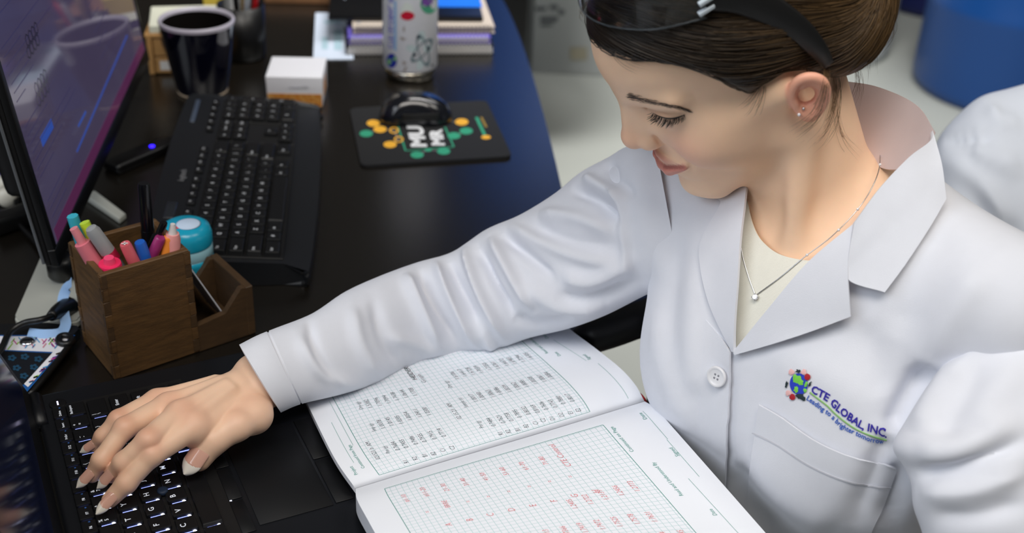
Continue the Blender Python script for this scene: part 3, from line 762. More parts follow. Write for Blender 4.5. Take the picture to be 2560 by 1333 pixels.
for i, s_ in enumerate('QWERTYUIOP[]'): krows.append((s_, 2.0 + i, 1, 1, 1))
krows += [('\\', 14.25, 1, 1.5, 1), ('Caps', .875, 2, 1.75, 1)]
for i, s_ in enumerate("ASDFGHJKL;'"): krows.append((s_, 2.25 + i, 2, 1, 1))
krows += [('Enter', 13.875, 2, 2.25, 1), ('Shift', 1.125, 3, 2.25, 1)]
for i, s_ in enumerate('ZXCVBNM,./'): krows.append((s_, 2.75 + i, 3, 1, 1))
krows += [('Shift', 13.625, 3, 2.75, 1), ('Ctrl', .75, 4, 1.5, 1), ('#', 2.05, 4, 1.1, 1), ('Alt', 3.2, 4, 1.2, 1), ('', 6.9, 4, 6.2, 1), ('Alt', 10.6, 4, 1.2, 1), ('Fn', 11.8, 4, 1.2, 1), ('Ctrl', 14.2, 4, 1.6, 1)]
for i in range(3):
    krows += [('Ins Home PgUp'.split()[i], 15.9 + i, 0, 1, 1), ('Del End PgDn'.split()[i], 15.9 + i, 1, 1, 1), ('<v>'[i], 15.9 + i, 4, 1, 1)]
krows.append(('^', 16.9, 3, 1, 1))
np_ = [('Nm', 0, 0), ('/', 1, 0), ('*', 2, 0), ('-', 3, 0), ('7', 0, 1), ('8', 1, 1), ('9', 2, 1), ('4', 0, 2), ('5', 1, 2), ('6', 2, 2), ('1', 0, 3), ('2', 1, 3), ('3', 2, 3), ('.', 2, 4)]
for s_, i, r in np_: krows.append((s_, 19.3 + i, r, 1, 1))
krows += [('0', 19.8, 4, 2, 1), ('+', 22.3, 1.5, 1, 2), ('E', 22.3, 3.5, 1, 2)]
for i, s_ in enumerate(['Esc'] + ['F%d' % k for k in range(1, 13)]): krows.append((s_, .5 + i * 1.02 + (.35 * ((i + 3) // 4)), -1.12, .86, .62))
for i in range(5): krows.append(('o', 17.2 + i * 1.15, -1.12, .8, .55))
K2M = {}; klg = MB()
for s_, u, v, w_, d_ in krows:
    key = (w_, d_)
    if key not in K2M:
        V, Fc = rbox((w_ * K2 - .0018, d_ * K2 - .0018, .0075 if v >= 0 else .0045), .0014, 2, taper=.14 if w_ < 3 else .05); V = V @ KRM.T
        me = bpy.data.meshes.new('key'); me.from_pydata([tuple(x) for x in V], [], Fc); me.materials.append(KKM); me.update(); K2M[key] = me
    c = kp(u * K2, v * K2, .0048); link('key', K2M[key], kb, origin=c)
    if s_: text_at(klg, s_, c + KRM @ np.array([-.003 if len(s_) == 1 else -w_ * K2 / 2 + .004, -.0005, (.0076 if v >= 0 else .0046)]), .0062 if len(s_) == 1 else .0042, KRM, bold=.02)
klg.build('key_legends', mat('legend_grey', (196, 200, 206), .5), kb, smooth=False, kind='stuff')
mesh('media_bar', *place(rbox((.075, .006, .004), .001), kp(.385, -.046, .003), KRM), mat('media_grey', (70, 80, 96), .3), kb)
mesh('media_bar', *place(rbox((.04, .012, .003), .001), kp(.100, -.042, .0035), KRM), mat('media_dark', (40, 44, 50), .25), kb)
mb = MB(); text_at(mb, 'logitech', kp(.172, -.036, .0068), .010, KRM @ frame(0), bold=.02); mb.build('brand_lettering', mat('brand_grey', (120, 122, 126), .4), kb, smooth=False)

# ------------------------------------------------------------------ pen box with card tray
WOOD = mat('walnut_stain', (88, 62, 32), .6, var=.75, scale=14, bump=.3, bscale=60, stretch=(3, 3, 16)); WOODD = mat('dark_walnut', (70, 50, 28), .6, var=.5, scale=20, stretch=(3, 3, 14))
pb = thing('pen_box', 'dark stained wooden pen box with a low card tray', 'box', (-.35, .965, 0))
A_ = np.array([-.3665, .9125, 0]); B_ = np.array([-.3005, .9665, 0]); E1 = (B_ - A_) / np.linalg.norm(B_ - A_); E2 = np.array([-E1[1], E1[0], 0]); BRm = np.stack([E1, E2, np.array([0, 0, 1.])], 1)
LX, LY, HZ, TK = .0850, .0760, .1150, .0058
def board(x0, x1, y0, y1, z0, z1, m=WOOD, nm='board', bev=.0008, parent=pb):
    V, Fc = rbox((x1 - x0, y1 - y0, z1 - z0), bev, 1)
    # slightly uneven hand-cut timber
    V = V + np.array([[random.uniform(-.0003, .0003) for _ in range(3)] for _ in range(len(V))])
    return mesh(nm, *place((V, Fc), A_ + BRm @ np.array([(x0 + x1) / 2, (y0 + y1) / 2, z0]), BRm), m, parent, smooth=False)
board(0, LX, 0, TK, 0.001, HZ); board(0, LX, LY - TK, LY, 0.001, HZ); board(0, TK, TK, LY - TK, 0.001, HZ); board(LX - TK, LX, TK, LY - TK, 0.001, HZ); board(TK, LX - TK, TK, LY - TK, .001, .006)
for k in range(8):      # finger joints at the three corners in view
    z0 = .003 + k * .0139
    m_ = WOODD if k % 2 else WOOD
    board(-.0007, TK * .95, -.0007, .0012, z0, z0 + .0132, m_, 'finger_joint', .0003); board(-.0007, .0012, -.0007, TK * .95, z0, z0 + .0132, WOOD if k % 2 else WOODD, 'finger_joint', .0003)
    board(LX - TK * .95, LX + .0006, -.0007, .0012, z0, z0 + .0132, WOOD if k % 2 else WOODD, 'finger_joint', .0003)
    board(-.0007, .0012, LY - TK * .95, LY + .0005, z0, z0 + .0132, m_, 'finger_joint', .0003)
TX = LX + .0605
def sideboard(y0, y1):
    pts = [(LX, 0.001), (TX, 0.001), (TX, .056), (TX - .012, .056), (TX - .030, .034), (LX, .030)]
    V, Fc = prism(pts, y1 - y0); P = np.stack([V[:, 0], y0 + V[:, 2], V[:, 1]], 1); return mesh('board', P @ BRm.T + A_, [f[::-1] for f in Fc], WOODD, pb, smooth=False)
sideboard(.0, .007); sideboard(LY - .007, LY); board(TX - .008, TX, -.001, LY + .001, .001, .0565, WOODD, 'board'); board(LX, TX - .008, .007, LY - .007, .001, .007, WOODD)
# cards leaning in the tray
def bx(x, y, z): return A_ + BRm @ np.array([x, y, z])
cdv = np.array([bx(LX + .002, .008, .094), bx(LX + .002, LY - .012, .094), bx(LX + .040, LY - .012, .012), bx(LX + .040, .008, .012)]); nn_ = np.cross(cdv[1] - cdv[0], cdv[3] - cdv[0]); nn_ /= np.linalg.norm(nn_)
mesh('business_card', np.concatenate([cdv, cdv + nn_ * .0012]), [(0, 3, 2, 1), (4, 5, 6, 7), (0, 1, 5, 4), (1, 2, 6, 5), (2, 3, 7, 6), (3, 0, 4, 7)], mat('card_white', (206, 208, 216), .6), smooth=False, label='white card leaning in the low tray of the pen box', cat='card')
# pens
def pen(name, top_px, ztop, foot, prof, mats, lab, cat='pen', n=18, flat=1.0):
    """prof: list of (distance from the top, radius, material index)"""
    T = Z(top_px[0], top_px[1], ztop); Bp = bx(*foot); ax = Bp - T; Lp = np.linalg.norm(ax); ax /= Lp
    u = np.cross(ax, [0.3, 1, .1]); u /= np.linalg.norm(u); v = np.cross(ax, u)
    t = thing(name, lab, cat, Bp, 'pens in the wooden pen box')
    for mi_ in sorted(set(p[2] for p in prof)):
        seg = [p for p in prof if p[2] == mi_]
        V, Fc = lathe([(max(r, 1e-5), -d if d >= 0 else 0) for d, r, _ in seg], n)
        M_ = np.stack([u * flat, v, -ax], 1)
        mesh({0: 'barrel', 1: 'cap', 2: 'end_plug', 3: 'clip'}[mi_], *place((V, [f[::-1] for f in Fc]), T, M_), mats[mi_], t, autosmooth=45)
    return t
def pm(n_, c, r=.35): return mat(n_, c, r, var=.03)
LN = .125
tall = Z(361, 585, .12)
pen('marker_pen', (359, 458), .173, tuple(np.linalg.solve(BRm, np.array([tall[0] + .001, tall[1] - .004, .007]) - A_)), [(.0, .0001, 1), (.0, .0048, 1), (.003, .0055, 1), (.048, .0060, 1), (.048, .0064, 0), (.14, .0064, 0)], [pm('marker_black', (14, 14, 17), .2), pm('marker_cap', (12, 12, 16), .18)], 'tall black marker standing highest in the pen box', 'marker')
pen('highlighter', (181, 540), 0.148, (0.0220, 0.0540, .007), [(0, .0001, 1), (0, .0052, 1), (.030, .0056, 1), (.030, .0062, 0), (.12, .0062, 0)], [pm('hl_teal', (70, 186, 206)), pm('hl_teal_cap', (64, 178, 200))], 'turquoise highlighter at the left corner of the pen box', 'highlighter', 8)
pen('highlighter', (211, 556), 0.146, (0.0390, 0.0155, .007), [(0, .0001, 1), (0, .0048, 1), (.020, .0050, 1), (.020, .0056, 0), (.12, .0056, 0)], [pm('hl_lime', (186, 216, 52)), pm('hl_lime_cap', (196, 226, 60))], 'lime green highlighter in the pen box', 'highlighter', 8)
pen('correction_pen', (184, 571), 0.145, (0.0420, 0.0165, .007), [(0, .0001, 1), (0, .0038, 1), (.016, .0042, 1), (.016, .0074, 0), (.045, .0080, 0), (.047, .0062, 2), (.11, .006, 2)], [pm('cp_pink', (222, 124, 138)), pm('cp_pink_light', (228, 140, 150)), pm('cp_wine', (150, 62, 82))], 'dusty pink push-button pen leaning at the left of the pen box')
pen('marker_pen', (225, 567), 0.148, (0.0670, 0.0200, .007), [(0, .0001, 1), (.0015, .0050, 1), (.006, .0066, 1), (.030, .0070, 1), (.030, .0072, 2), (.040, .0073, 2), (.040, .0060, 0), (.13, .006, 0)], [pm('sh_body', (120, 122, 124)), pm('sh_grey', (150, 152, 154)), pm('sh_red', (170, 30, 66))], 'grey capped marker with a red band in the pen box', 'marker')
pen('pen', (241, 588), 0.130, (0.0660, 0.0240, .007), [(0, .0001, 1), (0, .0040, 1), (.0015, .0050, 1), (.040, .0056, 1), (.040, .0052, 0), (.125, .005, 0)], [pm('dp_body', (36, 22, 44)), pm('dp_cap', (40, 26, 50))], 'dark purple capped pen in the pen box')
pen('highlighter', (272, 644), 0.122, (0.0200, 0.0240, .007), [(.0, .0001, 2), (0, .0045, 2), (.006, .0055, 2), (.006, .0098, 1), (.008, .0104, 1), (.030, .0100, 1), (.030, .0085, 0), (.115, .0085, 0)], [pm('hp_body', (230, 40, 92)), pm('hp_cap', (236, 46, 98)), pm('hp_tip', (244, 74, 120))], 'fat hot pink highlighter at the near edge of the pen box', 'highlighter')
pen('pen', (312, 609), 0.130, (0.0670, 0.0150, .007), [(0, .0001, 1), (0, .0046, 1), (.002, .0052, 1), (.040, .0062, 1), (.040, .0054, 0), (.125, .0054, 0)], [pm('sal_body', (208, 86, 96)), pm('sal_cap', (216, 98, 108))], 'salmon pink capped pen with a white cross on its end')
pen('pen', (349, 605), 0.128, (0.0670, 0.0150, .007), [(0, .0001, 1), (0, .0046, 1), (.002, .0054, 1), (.040, .0060, 1), (.040, .0054, 0), (.125, .0054, 0)], [pm('bl_body', (30, 80, 170)), pm('bl_cap', (32, 92, 184))], 'blue capped pen in the pen box')
pen('pen', (402, 593), 0.130, (0.0180, 0.0520, .007), [(0, .0001, 1), (0, .0040, 1), (.0015, .0050, 1), (.040, .0055, 1), (.040, .005, 0), (.125, .005, 0)], [pm('mg_body', (120, 30, 80)), pm('mg_cap', (150, 44, 104))], 'magenta capped pen leaning in the pen box')
pen('pen', (423, 591), 0.128, (0.0470, 0.0200, .007), [(0, .0001, 1), (0, .0046, 1), (.002, .0054, 1), (.040, .0058, 1), (.040, .0054, 0), (.125, .0054, 0)], [pm('or_body', (226, 126, 40)), pm('or_cap', (236, 140, 52))], 'orange capped pen at the right corner of the pen box')
pen('glue_pen', (432, 560), 0.140, (0.0640, 0.0200, .007), [(0, .0001, 2), (0, .0022, 2), (.006, .0035, 2), (.010, .0042, 2), (.010, .0060, 1), (.016, .0075, 1), (.045, .0078, 1), (.045, .006, 0), (.12, .006, 0)], [pm('gp_body', (220, 140, 140)), pm('gp_pink', (232, 156, 152)), pm('gp_clear', (214, 208, 206), .15)], 'pink pen with a frosted tip behind the orange pen')
pen('pen', (411, 556), 0.143, (0.0200, 0.0560, .007), [(0, .0001, 1), (0, .0030, 1), (.003, .0036, 1), (.018, .0036, 1), (.018, .0058, 0), (.12, .0056, 0)], [pm('bp_body', (12, 12, 14), .2), pm('bp_cap', (16, 16, 18), .15)], 'glossy black pen leaning in the pen box')
crs = Z(312, 609, .1306)
mb = MB(); mb.add(*place(rbox((.0058, .0014, .0003), 0), crs + np.array([0, -.0004, .0002]), frame(.3))); mb.add(*place(rbox((.0014, .0058, .0003), 0), crs + np.array([0, -.0004, .0002]), frame(.3)))
cx_ = mb.build('cap_cross', mat('cross_white', (236, 226, 226), .5), bpy.data.objects['pen.001'] if 'pen.001' in bpy.data.objects else None, smooth=False)

# turquoise gum tub behind the pen box
gt = Z(447, 640, 0); gt = np.array([-.334, 1.069, 0]); gtt = thing('gum_tub', 'turquoise plastic tub with a white band behind the pen box', 'tub', gt)
GT = mat('tub_turquoise', (24, 158, 190), .25); 
mesh('tub', *place(lathe([(.022, 0), (.0245, .004), (.025, .020), (.023, .028), (.0225, .036), (.0255, .046), (.0255, .052)], 36), gt), GT, gtt)
mesh('band', *place(lathe([(.0255, .052), (.0258, .0525), (.0258, .063), (.0252, .064)], 36, cap=False), gt), mat('tub_clear', (150, 196, 208), .2), gtt)
mesh('tub_lid', *place(lathe([(.0255, .064), (.0262, .066), (.0262, .076), (.024, .083), (.018, .0865), (0, .0875)], 36), gt), GT, gtt)
mesh('lid_label', *place(lathe([(0, .0879), (.011, .0874), (.0125, .0868)], 24), gt + np.array([.004, -.002, .0004])), mat('tub_label', (196, 214, 236), .4), gtt)
mesh('lid_mark', *place(rbox((.010, .005, .0006), .0), gt + np.array([-.004, -.010, .0868]), frame(.3)), mat('tub_red', (206, 40, 48), .4), gtt)

# ------------------------------------------------------------------ mug
mg = np.array([-.462, 1.630, 0]); mug = thing('mug', 'dark navy mug with a pale rim left of the keyboard', 'mug', mg)
NAVY = mat('navy_glaze', (8, 9, 26), .10, var=.05, coat=.5); PALE = mat('pale_glaze', (186, 182, 196), .25)
mesh('mug_body', *place(lathe([(.0350, .003), (.0375, .010), (.0440, .045), (.0490, .080), (.0525, .106)], 64, cap=False), mg), NAVY, mug)
mesh('mug_inside', *place(lathe([(.0482, .107), (.0445, .080), (.0395, .040), (.032, .010), (0, .008)], 64, cap=False), mg), mat('coffee_dark', (8, 6, 5), .85, spec=.1), mug)
mesh('rim', *place(lathe([(.0524, .1035), (.0533, .1075), (.0520, .1100), (.0500, .1100), (.0482, .1070), (.0478, .1045)], 64, cap=False), mg), PALE, mug)
mesh('foot', *place(lathe([(0, 0), (.0340, 0), (.0358, .0015), (.0362, .0042), (.034, .0045), (0, .0045)], 48), mg), mat('unglazed_clay', (168, 152, 132), .7), mug)
hd = cat_rom(np.array([(-.036, .034, .088), (-.058, .052, .086), (-.068, .062, .062), (-.058, .052, .036), (-.034, .030, .028)]), 26)
mesh('handle', *place(tube(hd, .0062, 12), mg), NAVY, mug)

# ------------------------------------------------------------------ memo cube
mc = thing('memo_cube', 'white paper memo cube with an orange honeycomb printed base', 'memo cube', (-.322, 1.628, 0))
ma = math.atan2(1.592 - 1.586, -.283 + .359); MR = frame(ma); WHT = mat('memo_white', (232, 233, 240), .6, var=.02)
mesh('paper_block', *place(rbox((.077, .078, .0450), .0012, 2, taper=-.03), (-.323, 1.628, .0005), MR), WHT, mc)
hm = bpy.data.materials.new('honeycomb_print'); hm.use_nodes = True; nt = hm.node_tree; b = nt.nodes['Principled BSDF']
vo = nt.nodes.new('ShaderNodeTexVoronoi'); vo.inputs['Scale'].default_value = 170; vo.feature = 'F1'; tcn = nt.nodes.new('ShaderNodeTexCoord'); nt.links.new(tcn.outputs['Object'], vo.inputs['Vector'])
rp = nt.nodes.new('ShaderNodeValToRGB'); rp.color_ramp.elements[0].color = lin((226, 176, 96)); rp.color_ramp.elements[1].color = lin((200, 126, 44)); rp.color_ramp.elements[1].position = .7; nt.links.new(vo.outputs['Distance'], rp.inputs[0]); nt.links.new(rp.outputs[0], b.inputs['Base Color']); b.inputs['Roughness'].default_value = .6
mesh('printed_band', *place(rbox((.0760, .0006, .0190), 0), (-.323 + .0397 * math.sin(ma), 1.628 - .0397 * math.cos(ma), .001), MR), hm, mc, smooth=False)
mesh('printed_band', *place(rbox((.0006, .036, .0300), 0), (-.323 + .0390 * math.cos(ma), 1.628 + .0390 * math.sin(ma), .008), MR), hm, mc, smooth=False)
mb = MB(); mb.add(*place(lathe([(0, .0006), (.0042, .0006), (.0042, 0)], 16), (-.346, 1.5860, .0085), MR @ np.array([[1, 0, 0], [0, 0, -1], [0, 1, 0]]))); mb.build('globe_print', mat('print_blue', (92, 124, 160), .6), mc)
mb = MB()
for k, (x, z, w_) in enumerate(((-.012, .034, .022), (-.008, .038, .012), (.018, .031, .010), (.004, .029, .016))): mb.add(*place(rbox((w_, .0004, .0012), 0), (-.323 + x, 1.5875, z), frame(ma, .0)))
mb.build('pencil_scribble', mat('graphite', (176, 178, 186), .6), mc, smooth=False)

# ------------------------------------------------------------------ drinks bottle
bt0 = np.array([-.170, 1.735, 0]); bot_ = thing('water_bottle', 'white drinks bottle with science stickers and a steel foot', 'bottle', bt0)
BW_ = mat('bottle_white', (214, 216, 224), .35, var=.02); STL = mat('brushed_steel', (176, 170, 158), .22, metal=1.0)
bprof = [(.0395, .0165), (.0412, .020), (.0412, .205), (.040, .222), (.034, .240), (.030, .250), (.030, .262)]
BV, BF = place(lathe(bprof, 72), bt0); mesh('bottle_body', BV, BF, BW_, bot_)
mesh('steel_foot', *place(lathe([(.033, 0), (.0365, .002), (.0392, .0165), (.036, .0168)], 60), bt0), STL, bot_)
mesh('bottle_cap', *place(lathe([(.031, .258), (.033, .262), (.033, .290), (.030, .294), (0, .294)], 48), bt0), mat('cap_black', (18, 18, 20), .4), bot_)
BD = Drape(BV, [f for f in BF if len(f) == 4])
def bpatch(cx, cy, rx, ry, rot=0., n=24, wob=0, seed=0, off=.0004, ring=0.0):
    rnd_ = random.Random(seed); P = []; Q = []
    for i in range(n):
        a = 2 * math.pi * i / n; r = 1 + wob * (rnd_.random() - .5) * 2; u, v = rx * r * math.cos(a), ry * r * math.sin(a)
        for sc, lst in ((1, P), (1 - ring, Q)):
            lst.append(BD.hit(cx + sc * (u * math.cos(rot) - v * math.sin(rot)), cy + sc * (u * math.sin(rot) + v * math.cos(rot)), off))
    if any(p is None for p in P): return None
    if ring: return np.array(P + Q), [(i, (i + 1) % n, n + (i + 1) % n, n + i) for i in range(n)]
    return np.array([BD.hit(cx, cy, off)] + P), [(0, 1 + (i + 1) % n, 1 + i) for i in range(n)]
def bsticker(name, specs, m, lab=None):
    mb = MB()
    for s_ in specs:
        r = bpatch(**s_)
        if r: mb.add(*r)
    return mb.build(name, m, bot_, label=lab)
P_ = lambda x, y: (780 + x / 3.1, y / 3.1)      # crop coordinates
def S_(x, y, rx, ry, **k): p = P_(x, y); return dict(cx=p[0], cy=p[1], rx=rx / 3.1, ry=ry / 3.1, **k)
bsticker('globe_sticker', [S_(618, 470, 42, 56)], mat('stk_blue', (24, 40, 150), .4)); bsticker('globe_land', [S_(600, 480, 16, 22, wob=.3, off=.0006), S_(645, 455, 14, 18, wob=.3, off=.0006, seed=3)], mat('stk_green', (120, 170, 120), .4))
bsticker('flask_sticker', [S_(738, 85, 48, 66, wob=.05)], mat('stk_pale', (206, 214, 210), .4)); bsticker('flask_liquid', [S_(740, 122, 52, 34, wob=.05, off=.0007)], mat('stk_red', (190, 20, 50), .4))
bsticker('round_sticker', [S_(905, 30, 66, 76, off=.0005)], mat('stk_teal', (70, 150, 120), .4)); bsticker('round_sticker_top', [S_(890, 5, 40, 40, wob=.2, off=.0008)], mat('stk_violet', (110, 70, 150), .4))
bsticker('atom_sticker', [S_(860, 390, 130, 42, rot=.25, ring=.22), S_(860, 390, 130, 42, rot=1.30, ring=.22), S_(850, 390, 120, 42, rot=2.3, ring=.22)], mat('stk_slate', (96, 116, 124), .4))
bsticker('atom_fill', [S_(770, 375, 42, 26, rot=.2, off=.0003), S_(850, 280, 30, 44, off=.0003), S_(838, 500, 26, 44, rot=.3, off=.0003), S_(895, 375, 34, 30, off=.0003)], mat('stk_mist', (176, 192, 196), .4))
bsticker('electron', [S_(823, 288, 13, 13, off=.0008), S_(795, 425, 13, 13, off=.0008), S_(900, 375, 15, 15, off=.0008), S_(930, 505, 9, 9, off=.0008)], mat('stk_ink', (40, 50, 62), .4))
bsticker('doodle_sticker', [S_(705, 300, 20, 12, wob=.5, seed=2), S_(715, 490, 16, 14, wob=.5, seed=4), S_(722, 535, 9, 26, rot=.5, wob=.3, seed=5), S_(740, 570, 14, 6, wob=.3, seed=6), S_(712, 225, 8, 26, wob=.4, seed=8)], mat('stk_grey', (150, 142, 140), .4))
mb = MB(); V, Fc = text_mesh('CTE GLOBAL, INC.', 1.0, bold=.02); w_ = V[:, 0].max()
pts = [BD.hit(972 + y * 14 * 1.25, 122 - x / w_ * 150, .0005) for x, y in V[:, :2]]; mb.add(np.array(pts), Fc); mb.build('bottle_lettering', mat('stk_indigo', (86, 90, 190), .4), bot_, smooth=False)
mb = MB(); pts = [BD.hit(985 + dx, y, .0005) for y in np.linspace(126, 2, 12) for dx in (0, 7)]; mb.add(np.array(pts), [(2 * i, 2 * i + 1, 2 * i + 3, 2 * i + 2) for i in range(11)]); mb.build('slogan_strip', mat('stk_sky', (140, 176, 214), .4), bot_)

# ------------------------------------------------------------------ mouse pad and mouse
mpz = .004
mp = thing('mouse_pad', 'black mouse pad printed with yellow and green molecules', 'mouse pad', (-.12, 1.52, 0))
cs = [Z(903, 421)[:2], Z(1280, 397)[:2], Z(1216, 257)[:2], Z(874, 277)[:2]]
def rounded(c, r, n=6):
    out = []; k = len(c)
    for i in range(k):
        p, a, b = np.array(c[i]), np.array(c[i - 1]), np.array(c[(i + 1) % k]); da = (a - p) / np.linalg.norm(a - p); db = (b - p) / np.linalg.norm(b - p)
        for t in np.linspace(0, 1, n): out.append(tuple((1 - t) ** 2 * (p + da * r) + 2 * t * (1 - t) * p + t * t * (p + db * r)))
    return out
V_, F_ = prism(rounded(cs, .010), mpz, .0008, 2); mesh('pad', V_ + np.array([0, 0, .0002]), F_, mat('pad_black', (17, 18, 21), .75, bump=.2, bscale=2000), mp, autosmooth=40)
YEL = mat('pad_yellow', (232, 172, 48), .7); GRN = mat('pad_green', (44, 152, 118), .7); PWH = mat('pad_white', (224, 226, 230), .7); GLD = mat('pad_gold', (150, 122, 50), .7)
def pdisc(mbx, x, y, rx, ry, ring=0., z=mpz + .0004):
    n = 22; P = [Z(x + rx * math.cos(2 * math.pi * i / n), y + ry * math.sin(2 * math.pi * i / n), z) for i in range(n)]
    if ring: Q = [Z(x + (1 - ring) * rx * math.cos(2 * math.pi * i / n), y + (1 - ring) * ry * math.sin(2 * math.pi * i / n), z) for i in range(n)]; mbx.add(np.array(P + Q), [(i, n + i, n + (i + 1) % n, (i + 1) % n) for i in range(n)])
    else: mbx.add(np.array(P), [tuple(range(n))[::-1]])
def pline(mbx, pts, w_, z=mpz + .00032):
    for a, b in zip(pts[:-1], pts[1:]):
        A, B = Z(*a, z), Z(*b, z); d = (B - A) / np.linalg.norm(B - A); q = np.array([-d[1], d[0], 0]) * w_ / 2; mbx.add(np.array([A - q, B - q, B + q, A + q]), [(0, 1, 2, 3)])
for x, y, rx, ry, rg_ in [(*P_(a, b), 16.5, 8.5, 0) for a, b in ((475, 955), (527, 1002), (605, 1120), (1160, 945))] + [(*P_(a, b), 12, 8, .35) for a, b in ((635, 1010), (672, 1080))] + [(1215, 343, 12, 5, 0)]:
    mb = MB(); pdisc(mb, x, y, rx, ry, rg_); mb.build('yellow_dot', YEL, mp, smooth=False)
for a, b in ((420, 1035), (1100, 1052), (1195, 1015), (815, 1200), (1020, 1172)):
    mb = MB(); pdisc(mb, *P_(a, b), 16.5, 8.5); mb.build('green_dot', GRN, mp, smooth=False)
mb = MB(); pdisc(mb, *P_(900, 1162), 9, 4)
pline(mb, [P_(668, 985), P_(725, 1168), P_(1100, 1138), P_(1030, 985)], .0022); pline(mb, [(1191, 293), (1212, 338)], .0045); mb.build('green_print', GRN, mp, smooth=False)
mb = MB(); pline(mb, [P_(420, 1035), P_(527, 1002), P_(475, 955)], .0012); pline(mb, [P_(527, 1002), P_(635, 1010), P_(672, 1080), P_(605, 1120)], .0012); pline(mb, [P_(1100, 1052), P_(1195, 1015)], .0012); pline(mb, [P_(815, 1200), P_(900, 1162), P_(1020, 1172)], .0012); pline(mb, [P_(1030, 940), P_(1160, 945)], .0012)
mb.build('bond_print', mat('pad_grey', (150, 150, 150), .7), mp, smooth=False)
mb = MB()
def padtext(s_, p0, pr, pu):   # parallelogram in pixels: origin, end of line, top
    V, Fc = text_mesh(s_, 1.0, bold=.05); w_ = V[:, 0].max(); h_ = .72; P = []
    for x, y in V[:, :2]: q = np.array(p0) + (np.array(pr) - p0) * x / w_ + (np.array(pu) - p0) * y / h_; P.append(Z(q[0], q[1], mpz + .0005))
    mb.add(np.array(P), Fc)
padtext('MU', P_(885, 1140), P_(850, 975), P_(770, 1140)); padtext('MR', P_(1025, 1128), P_(1000, 1000), P_(930, 1128)); mb.build('lettering', PWH, mp, smooth=False)
mb = MB(); pline(mb, [(1203, 293), (1216, 318)], .0030); mb.build('gold_print', GLD, mp, smooth=False)
ms = thing('mouse', 'glossy black computer mouse on the mouse pad', 'mouse', Z(1042, 296, mpz))
a0, a1 = Z(948, 300, mpz), Z(1131, 296, mpz); mc_ = (a0 + a1) / 2; dx_ = (a1 - a0) / np.linalg.norm(a1 - a0); MRm = np.stack([dx_, np.array([-dx_[1], dx_[0], 0]), np.array([0, 0, 1.])], 1); hl = np.linalg.norm(a1 - a0) / 2
G = []; nu, nv = 48, 20
for j in range(nv):
    t = j / (nv - 1); k = math.cos(t * math.pi / 2) ** .62 if j < nv - 1 else 0.0
    row = []
    for i in range(nu):
        a = 2 * math.pi * i / nu; c, s_ = math.cos(a), math.sin(a); x = hl * k * np.sign(c) * abs(c) ** .8; wy = .030 * (1 - .16 * math.cos(2 * math.pi * (x / hl + .1) * .5)); y = wy * k * np.sign(s_) * abs(s_) ** .85
        hgt = .039 * (.66 + .34 * math.sin(math.pi * (x / hl * .5 + .5) ** .8 * .9 + .1))
        row.append(mc_ + MRm @ np.array([x, y, hgt * math.sin(t * math.pi / 2) ** .9 + .0004]))
    G.append(row)
G = np.array(G); Fm = [tuple(f) for f in gridfaces(nu, nv, True)] + [tuple(range(nu))[::-1]]
GLOSS = mat('gloss_black', (16, 18, 24), .18, coat=.4); mesh('mouse_shell', G.reshape(-1, 3), Fm, GLOSS, ms)
mesh('scroll_wheel', *place(lathe([(0, -.0035), (.008, -.0035), (.009, 0), (.008, .0035), (0, .0035)], 20), mc_ + MRm @ np.array([-hl * .52, 0, .029]), MRm @ np.array([[1, 0, 0], [0, 0, -1], [0, 1, 0]])), mat('wheel_grey', (70, 66, 62), .5), ms)
mesh('side_grip', *place(rbox((.05, .0012, .010), .0005), mc_ + MRm @ np.array([.004, -.0285, .010]), MRm), mat('grip_black', (10, 10, 12), .6), ms)
# ------------------------------------------------------------------ monitor
M0, M1 = Z(140, 668, .055), Z(368, 150, .055); me_ = (M1 - M0) / np.linalg.norm(M1 - M0); ML = np.linalg.norm(M1 - M0)
mn0 = np.array([me_[1], -me_[0], 0]); mt = math.radians(6.5); mup = np.array([0, 0, math.cos(mt)]) - mn0 * math.sin(mt); mnr = mn0 * math.cos(mt) + np.array([0, 0, math.sin(mt)])
MM = np.stack([me_, -mnr, mup], 1); MH = .345
mon = thing('monitor', 'black monitor tilted back at the left, showing a pale document', 'monitor', (M0 + M1) / 2 * np.array([1, 1, 0]) - mn0 * .08)
BEZ = mat('bezel_black', (6, 6, 7), .4); ctr = (M0 + M1) / 2
def mpt(x, z, o): return M0 + me_ * x + mup * z + mnr * o
mesh('monitor_back', *place(rbox((ML - .002, .006, MH - .002), .002, 3), ctr - mnr * .007 + mup * .001, MM), mat('monitor_shell', (9, 9, 10), .5), mon, autosmooth=40)
for x0, x1, z0, z1 in ((0, ML, 0, .019), (0, ML, MH - .012, MH), (0, .009, .019, MH - .012), (ML - .009, ML, .019, MH - .012)):
    mesh('bezel', *place(rbox((x1 - x0, .008, z1 - z0), .0012, 2), mpt((x0 + x1) / 2, z0, .0), MM), BEZ, mon)
mesh('back_bulge', *place(rbox((ML - .12, .035, MH - .10), .012, 3), ctr - mnr * .033 + mup * .05, MM), mat('monitor_shell', (24, 24, 26), .4), mon, autosmooth=40)
mesh('edge_trim', *place(rbox((.0012, .003, MH - .01), .0005), mpt(-.0004, .005, -.0105), MM), mat('trim_silver', (120, 124, 128), .3, metal=.6), mon)
scm = bpy.data.materials.new('monitor_screen'); scm.use_nodes = True; nt = scm.node_tree; b = nt.nodes['Principled BSDF']; b.inputs['Base Color'].default_value = (.012, .011, .018, 1); b.inputs['Roughness'].default_value = .06; b.inputs['Specular IOR Level'].default_value = .55
